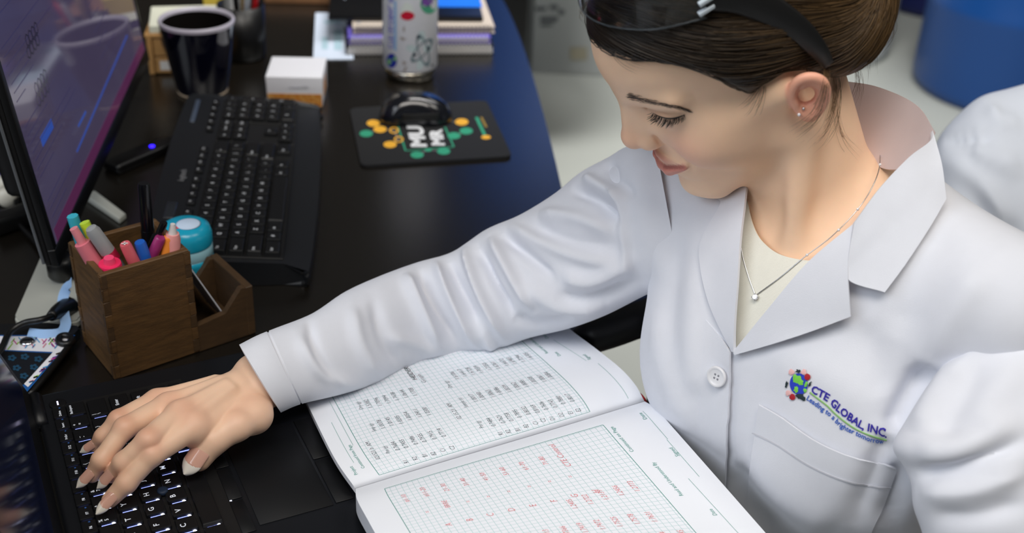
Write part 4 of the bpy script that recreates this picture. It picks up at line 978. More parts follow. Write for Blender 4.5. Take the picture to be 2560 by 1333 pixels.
nz = nt.nodes.new('ShaderNodeTexNoise'); nz.inputs['Scale'].default_value = 3; rp = nt.nodes.new('ShaderNodeValToRGB'); rp.color_ramp.elements[0].color = lin((66, 58, 86)); rp.color_ramp.elements[1].color = lin((84, 76, 100)); nt.links.new(nz.outputs[0], rp.inputs[0]); nt.links.new(rp.outputs[0], b.inputs['Emission Color']); b.inputs['Emission Strength'].default_value = .62
mesh('screen', *place(rbox((ML - .018, .002, MH - .031), 0), mpt(ML / 2, .019, .0018), MM), scm, mon, smooth=False)
# what the screen shows: lines of text, structures, buttons, task bar
def srect(mbx, x0, z0, x1, z1, o=.0032): mbx.add(np.array([mpt(x0, z0, o), mpt(x1, z0, o), mpt(x1, z1, o), mpt(x0, z1, o)]), [(0, 1, 2, 3)])
def em(n_, c, e): return mat(n_, c, .1, emit=e, var=0)
def sp(px, py):      # pixel -> screen coordinates
    r = ray(px, py); o = M0 + mnr * .0032; t = ((o - CAM) @ mnr) / (r @ mnr); P = CAM + r * t - M0; return P @ me_, P @ mup
tx = MB(); rn = random.Random(4)
for k in range(34):
    z = .035 + k * .0088; x = .022
    if k % 9 in (4, 5): continue
    L_ = rn.uniform(.05, .20) if k % 5 else rn.uniform(.02, .07)
    srect(tx, x, z, x + L_, z + .0012)
for k in range(16): z = .06 + k * .016; srect(tx, .34, z, .34 + rn.uniform(.04, .15), z + .0011)
tx.build('screen_text', em('screen_ink', (50, 46, 74), .8), mon, smooth=False, kind='stuff')
for cx, cy in ((79, 103), (104, 222)):
    hx_ = MB()
    x0, z0 = sp(cx, cy)
    for a in range(4):
        for c in range(2):
            hx0, hz0 = x0 + (a - 1.5) * .012 + (c % 2) * .006, z0 + (c - .5) * .0105
            n = 6; P = [mpt(hx0 + .0066 * math.cos(i * math.pi / 3 + .5), hz0 + .0066 * math.sin(i * math.pi / 3 + .5), .0034) for i in range(n)]; Q = [mpt(hx0 + .0050 * math.cos(i * math.pi / 3 + .5), hz0 + .0050 * math.sin(i * math.pi / 3 + .5), .0034) for i in range(n)]
            hx_.add(np.array(P + Q), [(i, (i + 1) % n, n + (i + 1) % n, n + i) for i in range(n)])
    hx_.build('screen_structure', em('screen_black', (30, 28, 40), .5), mon, smooth=False)
bl = MB(); q = sp(118, 332); srect(bl, q[0] - .024, q[1] - .0055, q[0] + .024, q[1] + .0055); q0, q1 = sp(192, 380), sp(318, 88); 
A, B = mpt(q0[0], q0[1], .0034), mpt(q1[0], q1[1], .0034); dd = (B - A) / np.linalg.norm(B - A); sd_ = np.cross(dd, mnr) * .0013; bl.add(np.array([A - sd_, B - sd_, B + sd_, A + sd_]), [(0, 1, 2, 3)])
q = sp(200, 300); srect(bl, q[0] - .012, q[1] - .004, q[0] + .03, q[1] - .001)
bl.build('screen_links', em('screen_blue', (40, 66, 140), .9), mon, smooth=False)
tb_ = MB(); srect(tb_, .016, .0195, ML - .016, .034, .0033); tb_.build('task_bar', em('screen_plum', (74, 34, 66), .8), mon, smooth=False)
# stand
SLV = mat('silver_paint', (196, 198, 190), .4, metal=.3, var=.04)
st_c = ctr - mn0 * .075
pl = [Z(35, 824)[:2], Z(206, 824)[:2], Z(176, 640)[:2], Z(112, 645)[:2]]
V_, F_ = prism(rounded(pl, .012), .009, .002, 2); mesh('stand_foot', V_ + np.array([0, 0, .0002]), F_, SLV, mon, autosmooth=40)
pl = [Z(210, 500)[:2], Z(240, 490)[:2], Z(316, 548)[:2], Z(300, 562)[:2]]; V_, F_ = prism(pl, .008, .0015, 1); mesh('stand_foot', V_ + np.array([0, 0, .0002]), F_, SLV, mon, autosmooth=40)
cb = np.array([st_c[0] - .02, st_c[1], 0]); mesh('stand_base', *place(lathe([(.055, 0), (.055, .008), (.05, .011), (0, .012)], 48), cb), BEZ, mon)
mesh('stand_neck', *place(rbox((.06, .03, .22), .005, 2), (cb[0], cb[1], .010), frame(math.atan2(me_[1], me_[0]))), BEZ, mon)
mesh('stand_arm', *tube(np.array([(cb[0], cb[1], .20), tuple(ctr + mup * .17 - mnr * .045)]), .02, 12), BEZ, mon)
mesh('tilt_knob', *place(lathe([(.013, 0), (.015, .003), (.015, .018), (.012, .024), (0, .024)], 24), Z(158, 690, .012)), BEZ, mon)

# ------------------------------------------------------------------ things round the monitor foot
hub = thing('usb_hub', 'slim black hub bar with a blue light beside the keyboard', 'hub', Z(345, 410))
h0, h1 = Z(268, 432, .006), Z(432, 362, .006); hdv = (h1 - h0) / np.linalg.norm(h1 - h0); HM = np.stack([hdv, np.array([-hdv[1], hdv[0], 0]), np.array([0, 0, 1.])], 1)
mesh('hub_body', *place(rbox((np.linalg.norm(h1 - h0), .030, .013), .005, 3), (h0 + h1) / 2 * np.array([1, 1, 0]) + np.array([0, .012, .0003]), HM), mat('hub_black', (13, 13, 14), .3), hub, autosmooth=40)
led = Z(380, 366, .0138); mesh('led', *place(lathe([(.0032, 0), (.0032, .0006), (0, .0012)], 14), led), mat('led_blue', (40, 20, 255), .3, emit=6.0), hub)
mesh('port', *place(rbox((.012, .003, .005), .0005), h0 * .8 + h1 * .2 + HM @ np.array([0, -.0045, -.001]), HM), mat('port_steel', (120, 116, 108), .3, metal=.8), hub)
rib = thing('paper_ribbon', 'pale blue paper strip curling over the silver monitor foot', 'ribbon', Z(160, 830))
rp_ = cat_rom(np.array([Z(178, 706, .045), Z(166, 722, .032), Z(157, 750, .022), Z(160, 785, .018), Z(164, 812, .014), Z(150, 832, .013), Z(112, 836, .014), Z(70, 832, .013)]), 40)
tn = np.gradient(rp_, axis=0); tn /= np.linalg.norm(tn, axis=1)[:, None]; sdv = np.cross(tn, np.array([.3, -.6, .75])); sdv /= np.linalg.norm(sdv, axis=1)[:, None]
slab('strip', np.stack([rp_ - sdv * .005, rp_, rp_ + sdv * .005], 1), .0004, mat('ribbon_blue', (150, 186, 230), .7), rib)
CAB = mat('cable_black', (11, 11, 12), .4)
cbl = thing('power_cable', 'black power cable looping over the silver foot to the laptop side', 'cable', Z(120, 810))
cpath = cat_rom(np.array([Z(150, 775, .020), Z(130, 790, .026), Z(100, 800, .028), Z(60, 808, .024), Z(25, 830, .020), Z(5, 870, .018), Z(-30, 930, .012)]), 50)
mesh('cord', *tube(cpath, .0032, 10), CAB, cbl); mesh('plug', *tube(cat_rom(np.array([Z(172, 770, .010), Z(160, 772, .016), Z(142, 781, .021), Z(128, 791, .026)]), 14), [.010, .0115, .0105, .010, .0095, .009, .0085, .008, .0075, .007, .0065, .006, .0055, .005], 14), CAB, cbl)
cb2 = cat_rom(np.array([Z(70, 475, .012), Z(45, 490, .014), Z(38, 520, .012), Z(50, 560, .008), Z(85, 600, .006), Z(120, 640, .012), Z(150, 668, .02)]), 50)
cb2o = thing('signal_cable', 'thin black cable running under the monitor at the left edge', 'cable', Z(60, 560)); mesh('cord', *tube(cb2, .0030, 10), CAB, cb2o)
ad = thing('power_adapter', 'small black adapter lying behind the monitor at the left edge', 'adapter', Z(45, 560)); mesh('adapter_body', *place(rbox((.070, .024, .022), .006, 3), Z(50, 565, 0) + np.array([.0, 0, .0003]), frame(.85)), mat('adapter_black', (16, 16, 17), .4), ad, autosmooth=40)
mesh('adapter_lead', *tube(cat_rom(np.array([Z(75, 535, .012), Z(95, 515, .012), Z(120, 500, .010)]), 10), .0035, 8), CAB, ad)
pip = thing('pipette', 'white and purple pipette lying behind the monitor', 'pipette', Z(30, 480))
p0, p1 = Z(20, 488, .016), Z(62, 330, .020); pdv = (p1 - p0) / np.linalg.norm(p1 - p0)
PWm = mat('pipette_white', (222, 218, 204), .35); PPm = mat('pipette_purple', (74, 56, 150), .4)
def along_tube(o, d, prof, m, nm, par): L_ = np.array([p[0] for p in prof]); return mesh(nm, *tube(o + L_[:, None] * d, [p[1] for p in prof], 20), m, par)
along_tube(p0, pdv, [(-.012, .001), (-.0118, .010), (-.006, .0122), (.002, .0122), (.004, .007), (.012, .007)], PWm, 'plunger', pip); along_tube(p0, pdv, [(.012, .009), (.014, .0150), (.024, .0155), (.07, .0140), (.072, .012)], PWm, 'barrel', pip)
along_tube(p0 + np.array([-.020, .01, 0]), pdv, [(.0, .004), (.002, .010), (.05, .0115), (.11, .0115), (.14, .013), (.16, .011), (.165, .004)], PPm, 'grip', pip); along_tube(p0 + np.array([.022, .012, -.004]), pdv, [(0, .003), (.001, .0045), (.03, .0045), (.031, .003)], PWm, 'ejector', pip)

# badge holder with a patterned front at the lower left
bd = thing('badge_pouch', 'small pouch printed with coloured stripes and blue flowers, black trimmed', 'pouch', Z(90, 900))
BZ = .012
bp = [Z(-60, 862, 0)[:2], Z(72, 985, 0)[:2], Z(205, 850, 0)[:2], Z(100, 835, 0)[:2], Z(-60, 835, 0)[:2]]
V_, F_ = prism(rounded([bp[0], Z(70, 990, 0)[:2], Z(206, 838, 0)[:2], Z(120, 829, 0)[:2], bp[4]], .004), .010, .002, 2); mesh('pouch_back', V_ + np.array([0, 0, .0005]), F_, mat('pouch_trim', (14, 15, 18), .45), bd, autosmooth=40)
def ppoly(name, pts, z, m): P = np.array([Z(x, y, z) for x, y in pts]); return mesh(name, P, [tuple(range(len(pts)))[::-1]] if np.cross(P[1] - P[0], P[2] - P[0])[2] < 0 else [tuple(range(len(pts)))], m, bd, smooth=False)
ppoly('blue_lining', [(-60, 838), (188, 838), (66, 982), (-60, 960)], .0108, mat('pouch_blue', (28, 88, 156), .5))
ppoly('striped_panel', [(-60, 840), (172, 842), (158, 872), (70, 968), (60, 960), (132, 880), (-60, 872)], .0112, mat('pouch_white', (226, 226, 232), .5))
ppoly('dark_panel', [(-60, 874), (130, 883), (58, 962), (-60, 950)], .0114, mat('pouch_navy', (12, 16, 24), .5))
rs = random.Random(9); cols = [(196, 70, 150), (110, 70, 150), (150, 200, 70), (70, 150, 200), (214, 130, 150)]
for ci, c in enumerate(cols):
    mb = MB()
    for k in range(8):
        x, y = rs.uniform(-20, 150), rs.uniform(846, 866); L_ = rs.uniform(8, 20); a = rs.choice((-.9, .9)) 
        d = np.array([math.cos(a), math.sin(a)]) * L_ / 2; q = np.array([-d[1], d[0]]) / L_ * 2.6
        mb.add(np.array([Z(x - d[0] - q[0], y - d[1] - q[1], .0116), Z(x + d[0] - q[0], y + d[1] - q[1], .0116), Z(x + d[0] + q[0], y + d[1] + q[1], .0116), Z(x - d[0] + q[0], y - d[1] + q[1], .0116)]), [(3, 2, 1, 0)])
    for k in range(3):
        t = rs.uniform(.05, .95); x, y = 150 - 80 * t, 880 + 84 * t; mb.add(np.array([Z(x - 5, y - 2, .0116), Z(x + 6, y - 6, .0116), Z(x + 7, y - 3, .0116), Z(x - 4, y + 1, .0116)]), [(3, 2, 1, 0)])
    mb.build('stripe', mat('stripe_%d' % ci, c, .5), bd, smooth=False)
mb = MB()
for (x, y) in ((30, 895), (62, 892), (96, 898), (42, 920), (85, 918), (60, 940), (20, 930)):
    for k in range(5): 
        a = k * 2 * math.pi / 5; n = 8; cx, cy = x + 7 * math.cos(a), y + 5 * math.sin(a); mb.add(np.array([Z(cx + 4.5 * math.cos(i * 2 * math.pi / n), cy + 3.2 * math.sin(i * 2 * math.pi / n), .0117) for i in range(n)]), [tuple(range(n))[::-1]])
mb.build('flower', mat('flower_blue', (26, 66, 92), .5), bd, smooth=False)
mesh('snap', *place(lathe([(.0075, 0), (.0072, .0012), (.004, .0022), (0, .0018)], 24), Z(69, 854, .0115)), mat('snap_steel', (190, 192, 198), .15, metal=1.0), bd)
rg = [Z(163 + 17 * math.cos(t), 850 + 11 * math.sin(t), .013) for t in np.linspace(0, 2 * math.pi, 30)]; mesh('ring', *tube(np.array(rg), .0034, 8, cap=False), CAB, bd)
mesh('zip_edge', *tube(cat_rom(np.array([Z(182, 852, .010), Z(150, 895, .010), Z(110, 945, .009), Z(72, 988, .006)]), 16), .0032, 8), CAB, bd)

# ------------------------------------------------------------------ things at the far end of the desk
PAP = mat('leaflet_white', (206, 218, 236), .6, var=.05, scale=14)
lf = thing('leaflet', 'pale blue printed leaflet lying left of the notebook stack', 'leaflet', Z(830, 100)); pl = [Z(783, 151)[:2], Z(884, 150)[:2], Z(872, 33)[:2], Z(789, 34)[:2]]
V_, F_ = prism(pl, .0012); mesh('sheet', V_ + np.array([0, 0, .0003]), F_, PAP, lf, smooth=False)
mb = MB()
for (x, y, w_, h_) in ((830, 55, 40, 8), (812, 108, 16, 30), (845, 100, 20, 50)): mb.add(np.array([Z(x - w_ / 2, y + h_ / 2, .0018), Z(x + w_ / 2, y + h_ / 2, .0018), Z(x + w_ / 2, y - h_ / 2, .0018), Z(x - w_ / 2, y - h_ / 2, .0018)]), [(0, 1, 2, 3)])
mb.build('print', mat('leaflet_print', (170, 200, 214), .6), lf, smooth=False)
f2 = thing('folded_card', 'narrow white folded card leaning on the notebook stack', 'card', Z(880, 100)); c0 = np.array([Z(884, 108, .003), Z(872, 100, .003), D(842, 0, 2.02), D(862, -4, 2.0)]); nrm = np.cross(c0[1] - c0[0], c0[3] - c0[0]); nrm /= np.linalg.norm(nrm)
mesh('card_leaf', np.concatenate([c0, c0 + nrm * .0015]), [(0, 1, 2, 3), (7, 6, 5, 4), (0, 4, 5, 1), (1, 5, 6, 2), (2, 6, 7, 3), (3, 7, 4, 0)], PAP, f2, smooth=False)
sx0, sx1 = Z(868, 139)[:2], Z(1250, 136)[:2]; sdx = (sx1 - sx0) / np.linalg.norm(sx1 - sx0); sa = math.atan2(sdx[1], sdx[0]); SRm = frame(sa); sl = np.linalg.norm(sx1 - sx0)
def spos(x, y, z): return np.array([*(sx0 + sdx * x + np.array([-sdx[1], sdx[0]]) * y), z])
def ring_book(name, lab, x0, x1, y0, y1, z, th, cover, pages, rings, nr=34):
    t = thing(name, lab, 'notebook', spos((x0 + x1) / 2, (y0 + y1) / 2, z), 'notebooks stacked behind the bottle')
    mesh('pages', *place(rbox((x1 - x0, y1 - y0, th - .003), .0005, 1), spos((x0 + x1) / 2, (y0 + y1) / 2, z + .0012), SRm), pages, t, smooth=False)
    for zz in (z, z + th - .0015): mesh('cover', *place(rbox((x1 - x0 + .004, y1 - y0 + .003, .0014), .0004, 1), spos((x0 + x1) / 2, (y0 + y1) / 2, zz), SRm), cover, t, smooth=False)
    V, Fc = tube(np.array([(0, .004 * math.cos(a) + .002, (th / 2 + .0015) * math.sin(a)) for a in np.linspace(.6, 2 * math.pi - .6, 9)]) @ SRm.T, .0011, 5)
    mer = bpy.data.meshes.new('ring'); mer.from_pydata([tuple(v) for v in V], [], Fc); mer.materials.append(rings); mer.update()
    for k in range(nr): link('ring', mer, t, origin=spos(x0 + .006 + (x1 - x0 - .012) * k / (nr - 1), y0 - .001, z + th / 2))
    return t
DKB = mat('cover_black', (14, 14, 16), .5); RNG = mat('ring_white', (206, 204, 204), .4); RNGK = mat('ring_black', (18, 18, 20), .4)
ring_book('spiral_notebook', 'bottom spiral notebook with white rings and black cover behind the bottle', .0, .232, .0, .20, .0005, .014, DKB, mat('pages_white', (208, 206, 204), .8), RNG)
ring_book('spiral_notebook', 'violet covered spiral notebook in the middle of the stack', .004, .228, .012, .20, .0148, .010, mat('cover_violet', (104, 92, 186), .5), mat('pages_lilac', (176, 168, 206), .8), RNG)
ring_book('spiral_notebook', 'cream spiral notebook on the stack, under the tablet', .012, .236, .03, .21, .0252, .011, mat('cover_cream', (190, 178, 166), .6), mat('pages_cream', (200, 190, 178), .8), RNGK)
tbl = thing('tablet', 'black tablet with a blue reflection painted on its screen, lying on top of the notebook stack', 'tablet', spos(.12, .14, .0365)); mesh('tablet_body', *place(rbox((.250, .19, .009), .003, 2), spos(.100, .150, .0366), SRm @ frame(-.03)), mat('tablet_black', (11, 11, 13), .3), tbl, autosmooth=40)
TS = spos(.185, .165, .0460); mesh('tablet_reflection', *place(rbox((.085, .13, .0004), 0), TS, SRm @ frame(-.03)), mat('tablet_blue_reflection', (34, 100, 196), .1, emit=.5), tbl, smooth=False)  # glowing blue patch painted in for a reflection on the tablet glass
mesh('tablet_stud', *place(lathe([(.003, 0), (.003, .0014), (0, .002)], 12), Z(897, 57, .046)), mat('stud_grey', (170, 170, 172), .4), tbl)
# bamboo organiser with paper, pens behind the mug
BAM = mat('bamboo', (176, 132, 78), .5, var=.25, scale=30, stretch=(2, 2, 12))
og = thing('desk_organiser', 'small bamboo organiser with a white label behind the mug', 'organiser', (-.49, 1.74, 0)); oa = frame(.16)
o0 = Z(370, 203) + np.array([-.004, .024, 0])
def opos(x, y, z): return o0 + oa @ np.array([x, y, z])
mesh('organiser_side', *place(rbox((.008, .10, .058), .001, 1), opos(.004, .05, .0005), oa), BAM, og, smooth=False); mesh('organiser_side', *place(rbox((.008, .10, .058), .001, 1), opos(.100, .05, .0005), oa), BAM, og, smooth=False)
mesh('drawer_front', *place(rbox((.088, .006, .024), .001, 1), opos(.052, .006, .002), oa), BAM, og, smooth=False); mesh('drawer_front', *place(rbox((.088, .006, .026), .001, 1), opos(.052, .006, .0285), oa), BAM, og, smooth=False); mesh('organiser_top', *place(rbox((.108, .102, .006), .001, 1), opos(.052, .051, .0572), oa), BAM, og, smooth=False); mesh('organiser_base', *place(rbox((.088, .09, .004), .001, 1), opos(.052, .05, .0006), oa), BAM, og, smooth=False)
mesh('label', *place(rbox((.036, .0008, .014), 0), opos(.034, .0026, .007), oa), mat('label_white', (214, 210, 204), .6), og, smooth=False)
np1 = thing('note_pad', 'cream note pad lying on the bamboo organiser', 'note pad', opos(.065, .075, .0634)); mesh('pad_sheets', *place(rbox((.100, .09, .012), .001, 1), opos(.052, .052, .0634), oa @ frame(.08)), mat('pad_cream', (208, 208, 190), .7), np1, smooth=False)
np2 = thing('sticky_notes', 'yellow sticky notes standing behind the cream note pad', 'sticky notes', opos(.10, .16, 0)); mesh('note_block', *place(rbox((.055, .055, .088), .001, 1), opos(.098, .180, .0005), oa), mat('sticky_yellow', (214, 186, 70), .7), np2, smooth=False)
pc_ = thing('pen_cup', 'black pen cup behind the mug', 'cup', Z(607, 150)); pcb = Z(600, 158) + np.array([.0, .03, 0]); mesh('cup', *place(lathe([(.030, .0005), (.034, .004), (.036, .085), (.033, .085), (.031, .008), (0, .008)], 32, cap=False), pcb), mat('cup_black', (12, 12, 13), .35), pc_)
mesh('cup_base', *place(lathe([(0, .0005), (.030, .0005), (.030, .008), (0, .008)], 32), pcb), MATS['cup_black'], pc_)
for nm, c, off, tipo, lab in (('pen', (196, 26, 34), (.014, -.006), (.040, -.010), 'red pen leaning in the black cup behind the mug'), ('pen', (170, 176, 186), (.006, -.018), (.026, -.030), 'silver grey pen leaning in the black cup behind the mug'), ('pen', (14, 14, 16), (-.006, .0), (-.012, .006), 'black pen standing in the black cup behind the mug'), ('pen', (150, 130, 92), (.0, .010), (.004, .016), 'tan pencil standing in the black cup behind the mug')):
    t = thing(nm, lab, 'pen', pcb + np.array([off[0], off[1], .009])); a = pcb + np.array([off[0] * .6, off[1] * .6, .009]); bb = pcb + np.array([tipo[0], tipo[1], .165]); d = bb - a
    mesh('barrel', *tube(np.array([a, a + d * .6, a + d * .75]), .0045, 10), mat('cup_pen_%d_%d' % (c[0], c[2]), c, .3), t); mesh('cap', *tube(np.array([a + d * .75, a + d * .752, a + d * .98, bb]), [.0045, .0052, .005, .003], 10), MATS['cup_pen_%d_%d' % (c[0], c[2])], t)
tr = thing('wooden_tray', 'edge of a wooden tray at the far end of the desk', 'tray', Z(745, 2)); tz = Z(745, 13)
mesh('tray_lip', *place(rbox((.12, .010, .020), .002, 2), tz + np.array([0, .01, .0003]), frame(.08)), mat('tray_wood', (120, 84, 54), .6, var=.3), tr); mesh('tray_floor', *place(rbox((.12, .16, .006), .001, 1), tz + np.array([-.006, .09, .0003]), frame(.08)), MATS['tray_wood'], tr)
# ------------------------------------------------------------------ the woman: frames
HR = np.array([[0.2938, -0.8108, -0.5062], [-0.9433, -0.1601, -0.2909], [-0.1548, -0.5629, 0.8119]])   # columns: her left, forward, up
_u, _sv, _vt = np.linalg.svd(HR); HR = _u @ _vt
HT = np.array([0.1690, 0.8750, 0.3715]); HS = 1.0 / 1000.0
def h2w(p): return HT + (np.asarray(p, float) * HS) @ HR.T
def w2h(p): return ((np.asarray(p, float) - HT) @ HR) / HS
NECK_B = w2h((0.254, 0.884, 0.215)); NOTCH = w2h((0.206, 0.842, 0.205))
SH_L = w2h((0.365, 0.735, 0.205)); SH_R = w2h((0.115, 0.985, 0.185)); CHEST = w2h((0.235, 0.865, 0.10))
def mir(p): return (-p[0], p[1], p[2])
def head_core(p):
    """skin of head, neck and upper chest in the head frame (mm)"""
    q = p.copy(); q[:, 0] = np.abs(q[:, 0])
    d = ell(p, (0, 4, 46), (71, 90, 79))
    d = smin(d, ell(p, (0, 55, 50), (41, 46, 45)), 26)
    lowm = np.nonzero(p[:, 2] < 30)[0]
    if len(lowm): d[lowm] = head_low(p[lowm], q[lowm], d[lowm])
    fm = np.nonzero((p[:, 1] > 58) & (p[:, 2] < 52) & (p[:, 2] > -112) & (q[:, 0] < 62))[0]
    if len(fm): d[fm] = head_face(p[fm], q[fm], d[fm])
    return d
def head_low(p, q, d):
    d = smin(d, ell(p, (0, 40, -14), (58, 54, 54)), 22)
    d = smin(d, rcone(q, (46, 50, -8), (60, 8, 0), 16, 10), 18)
    d = smin(d, ell(q, (42, 36, -32), (22, 36, 30)), 18)
    d = smin(d, rcone(q, (60, 2, -2), (51, 6, -44), 9, 12), 20)
    d = smin(d, rcone(q, (49, 10, -50), (15, 70, -90), 14, 15), 18)
    d = smin(d, ell(p, (0, 34, -52), (44, 48, 36)), 18)
    d = smin(d, ell(q, (37, 61, -25), (22, 23, 21)), 14)
    d = smin(d, ell(p, (0, 71, -54), (33, 28, 31)), 12)
    d = smin(d, ell(p, (0, 79, -90), (18, 18, 16)), 12)
    nb = NECK_B
    d = smin(d, rcone(p, (0, -16, -22), nb, 46, 52), 14)
    d = smin(d, rcone(p, (50, -22, -20), NOTCH + np.array([14, -18, 8]), 12, 7), 14)
    cm = np.nonzero(p[:, 2] < -55)[0]
    if len(cm):
        ch = (coat_f(h2w(p[cm]).astype(np.float32)) + 0.015) * 1000.0
        d[cm] = smin(d[cm], ch.astype(np.float32), 22)
    d = smin(d, rcone(p, NOTCH + np.array([14, -16, -2]), SH_L + np.array([0, 0, -2]), 6, 8), 16)
    d = smin(d, rcone(p, NOTCH + np.array([-14, -16, -2]), SH_R + np.array([0, 0, -2]), 6, 8), 16)
    return d
def lips(q):
    up = np.minimum(rcone(q, (0, 97.6, -46.5), (11, 95.8, -45.6), 4.2, 4.0), rcone(q, (11, 95.8, -45.6), (29, 85, -44.5), 4.0, 1.2))
    lo = np.minimum(rcone(q, (0, 99.4, -57.5), (11, 97.8, -56.5), 6.0, 5.6), rcone(q, (11, 98.2, -55.8), (29, 88.5, -47.0), 5.8, 2.6))
    return up, lo
def head_face(p, q, d):
    # brow, eye sockets, lids
    d = smin(d, rcone(q, (9, 92, 27), (48, 71, 30), 7.5, 4.5), 14)
    d = smin(d, ell(q, (17, 84, -3), (11, 10, 18)), 12)
    d = smax(d, -ell(q, (34, 106, 12), (15, 20, 10)), 13)
    d = smin(d, np.sqrt(((q - np.array((31.5, 73.5, 11), np.float32)) ** 2).sum(1)) - 14.2, 4)
    lid = rcone(q, (17, 88.5, 17), (31, 90, 22), 1.2, 1.3)
    lid = np.minimum(lid, rcone(q, (31, 90, 22), (48, 76, 17), 1.3, 1.1))
    d = smax(d, -lid, 3.0)
    # nose
    d = smin(d, rcone(p, (0, 94, 22), (0, 106.5, -14), 7.5, 9.0), 10)
    d = smin(d, rcone(q, (6, 88.5, 15), (8.5, 97.5, -14), 7.0, 8.5), 9)
    d = smin(d, ell(p, (0, 107, -18.0), (10.5, 11.0, 9.5)), 6)
    d = smin(d, ell(q, (13.2, 97.5, -20), (6.6, 10.0, 7.8)), 5)
    d = smin(d, ell(p, (0, 103, -27), (5, 8, 5)), 4)
    d = smax(d, -ell(q, (6.5, 104, -33), (3.6, 6.5, 4.5)), 2.5)
    d = smax(d, -rcone(q, (20.8, 94.5, -12), (20.2, 93.5, -28), 1.3, 1.1), 3.5)
    # smile fold and lips
    d = smax(d, -rcone(q, (24, 95, -27), (37, 87.0, -44), 1.8, 2.2), 7)
    up, lo = lips(q)
    d = smin(d, up, 3.5); d = smin(d, lo, 3.5)
    mouth = np.minimum(rcone(q, (0, 104.4, -50.8), (13, 101.0, -50), 1.5, 1.5), rcone(q, (13, 101.0, -50), (33, 88.5, -43.6), 1.5, 1.6))
    return smax(d, -mouth, 2.2)
EA = math.radians(24)
ER = np.array([[math.cos(EA), -math.sin(EA), 0], [math.sin(EA), math.cos(EA), 0], [0, 0, 1]])   # columns: ear normal-out, ear forward, up
def ear(p):
    q = p.copy(); q[:, 0] = np.abs(q[:, 0])
    e = (q - np.array((71.5, -3, -7), np.float32)) @ ER.astype(np.float32) / 0.86       # x out, y forward (ear lies to -y), z up
    t = math.radians(-16); ct, st = math.cos(t), math.sin(t)
    e = np.stack([e[:, 0], e[:, 1] * ct - e[:, 2] * st, e[:, 1] * st + e[:, 2] * ct], 1)
    y = e[:, 1] + 12; z = e[:, 2] - 1
    # egg-shaped outline, narrower below
    wy = 14.0 + 0.13 * z
    rr = np.sqrt((y / wy) ** 2 + (z / 22.5) ** 2) + 1e-6
    rad = (rr - 1) * wy * 1.1
    bowl = 3.0 - 5.5 * np.clip(1 - rr, 0, 1)
    plate = np.maximum(rad, np.abs(e[:, 0] - bowl + 1.0) - 2.6)
    ang = np.arctan2(z, -y)                                                  # 0 = back, +90 = top
    rim = np.sqrt(rad ** 2 + (e[:, 0] - 4.2) ** 2) - (3.4 + 0.5 * np.sin(ang))
    d = smin(plate, rim, 2.2)
    r2 = np.sqrt(((y + 1.0) / 9.5) ** 2 + ((z + 1) / 15.5) ** 2)
    anti = np.sqrt(((r2 - 1) * 8.5) ** 2 + (e[:, 0] - 2.2) ** 2) - 1.9
    anti = np.where((-y > -6), anti, 9.0)
    d = smin(d, anti, 2.5)
    d = smin(d, ell(e, (1.5, -1.0, -4), (4.5, 3.2, 5.0)), 3)                   # tragus
    d = smin(d, ell(e, (1.0, -9.0, -20), (3.4, 6.8, 7.5)), 3)                  # lobe
    root = rcone(q, (62, -4, 2), (61, -6, -20), 6, 6)
    d = smin(d * 0.86, root, 5)
    return d, ell(e, (-1.0, -9.8, 0.0), (13, 6.8, 9.2)) * 0.86
def head_f(p):
    d = head_core(p)
    em = np.nonzero((np.abs(p[:, 0]) > 52) & (np.abs(p[:, 2]) < 48) & (p[:, 1] < 22) & (p[:, 1] > -50))[0]
    if len(em):
        ed, hole = ear(p[em])
        d[em] = smax(smin(d[em], ed, 3.0), -hole, 2.0)
    return d
def head_w(p): return head_f(w2h(p).astype(np.float32)) * HS
# ------------------------------------------------------------------ the woman: skin
SKIN = mat('skin', (214, 170, 140), 0.48, sss=0.12, attr='tint', var=0.04, scale=90, bump=0.05, bscale=900)
HJ = {'index': [(485, 1064, .066), (381, 1136, .063), (316, 1208, .045), (275, 1250, .033), (243, 1286, .0275)],
      'middle': [(450, 1036, .070), (371, 1101, .072), (309, 1157, .056), (281, 1188, .042), (254, 1219, .033)],
      'ring': [(420, 1015, .066), (312, 1070, .069), (254, 1150, .052), (231, 1188, .038), (200, 1217, .030)],
      'pinky': [(392, 1003, .058), (295, 1048, .060), (257, 1091, .048), (238, 1115, .038), (209, 1130, .032)],
      'thumb': [(634, 1036, .054), (592, 1064, .056), (531, 1100, .050), (497, 1147, .038), (467, 1190, .029)]}
HJ = {k: np.array([Z(*q) for q in v]) * 1000 for k, v in HJ.items()}
WR = Z(655, 945, .062) * 1000; FA = D(725, 918, 1.075) * 1000
HRAD = {'index': (11, 9.0, 7.8, 6.4), 'middle': (11, 9.2, 8.0, 6.5), 'ring': (10.5, 8.7, 7.5, 6.2), 'pinky': (9.5, 7.4, 6.4, 5.3), 'thumb': (14, 13.0, 12.6, 10.4)}
_side = np.cross(HJ['middle'][0] - WR, [0, 0, 1]); _side /= np.linalg.norm(_side)
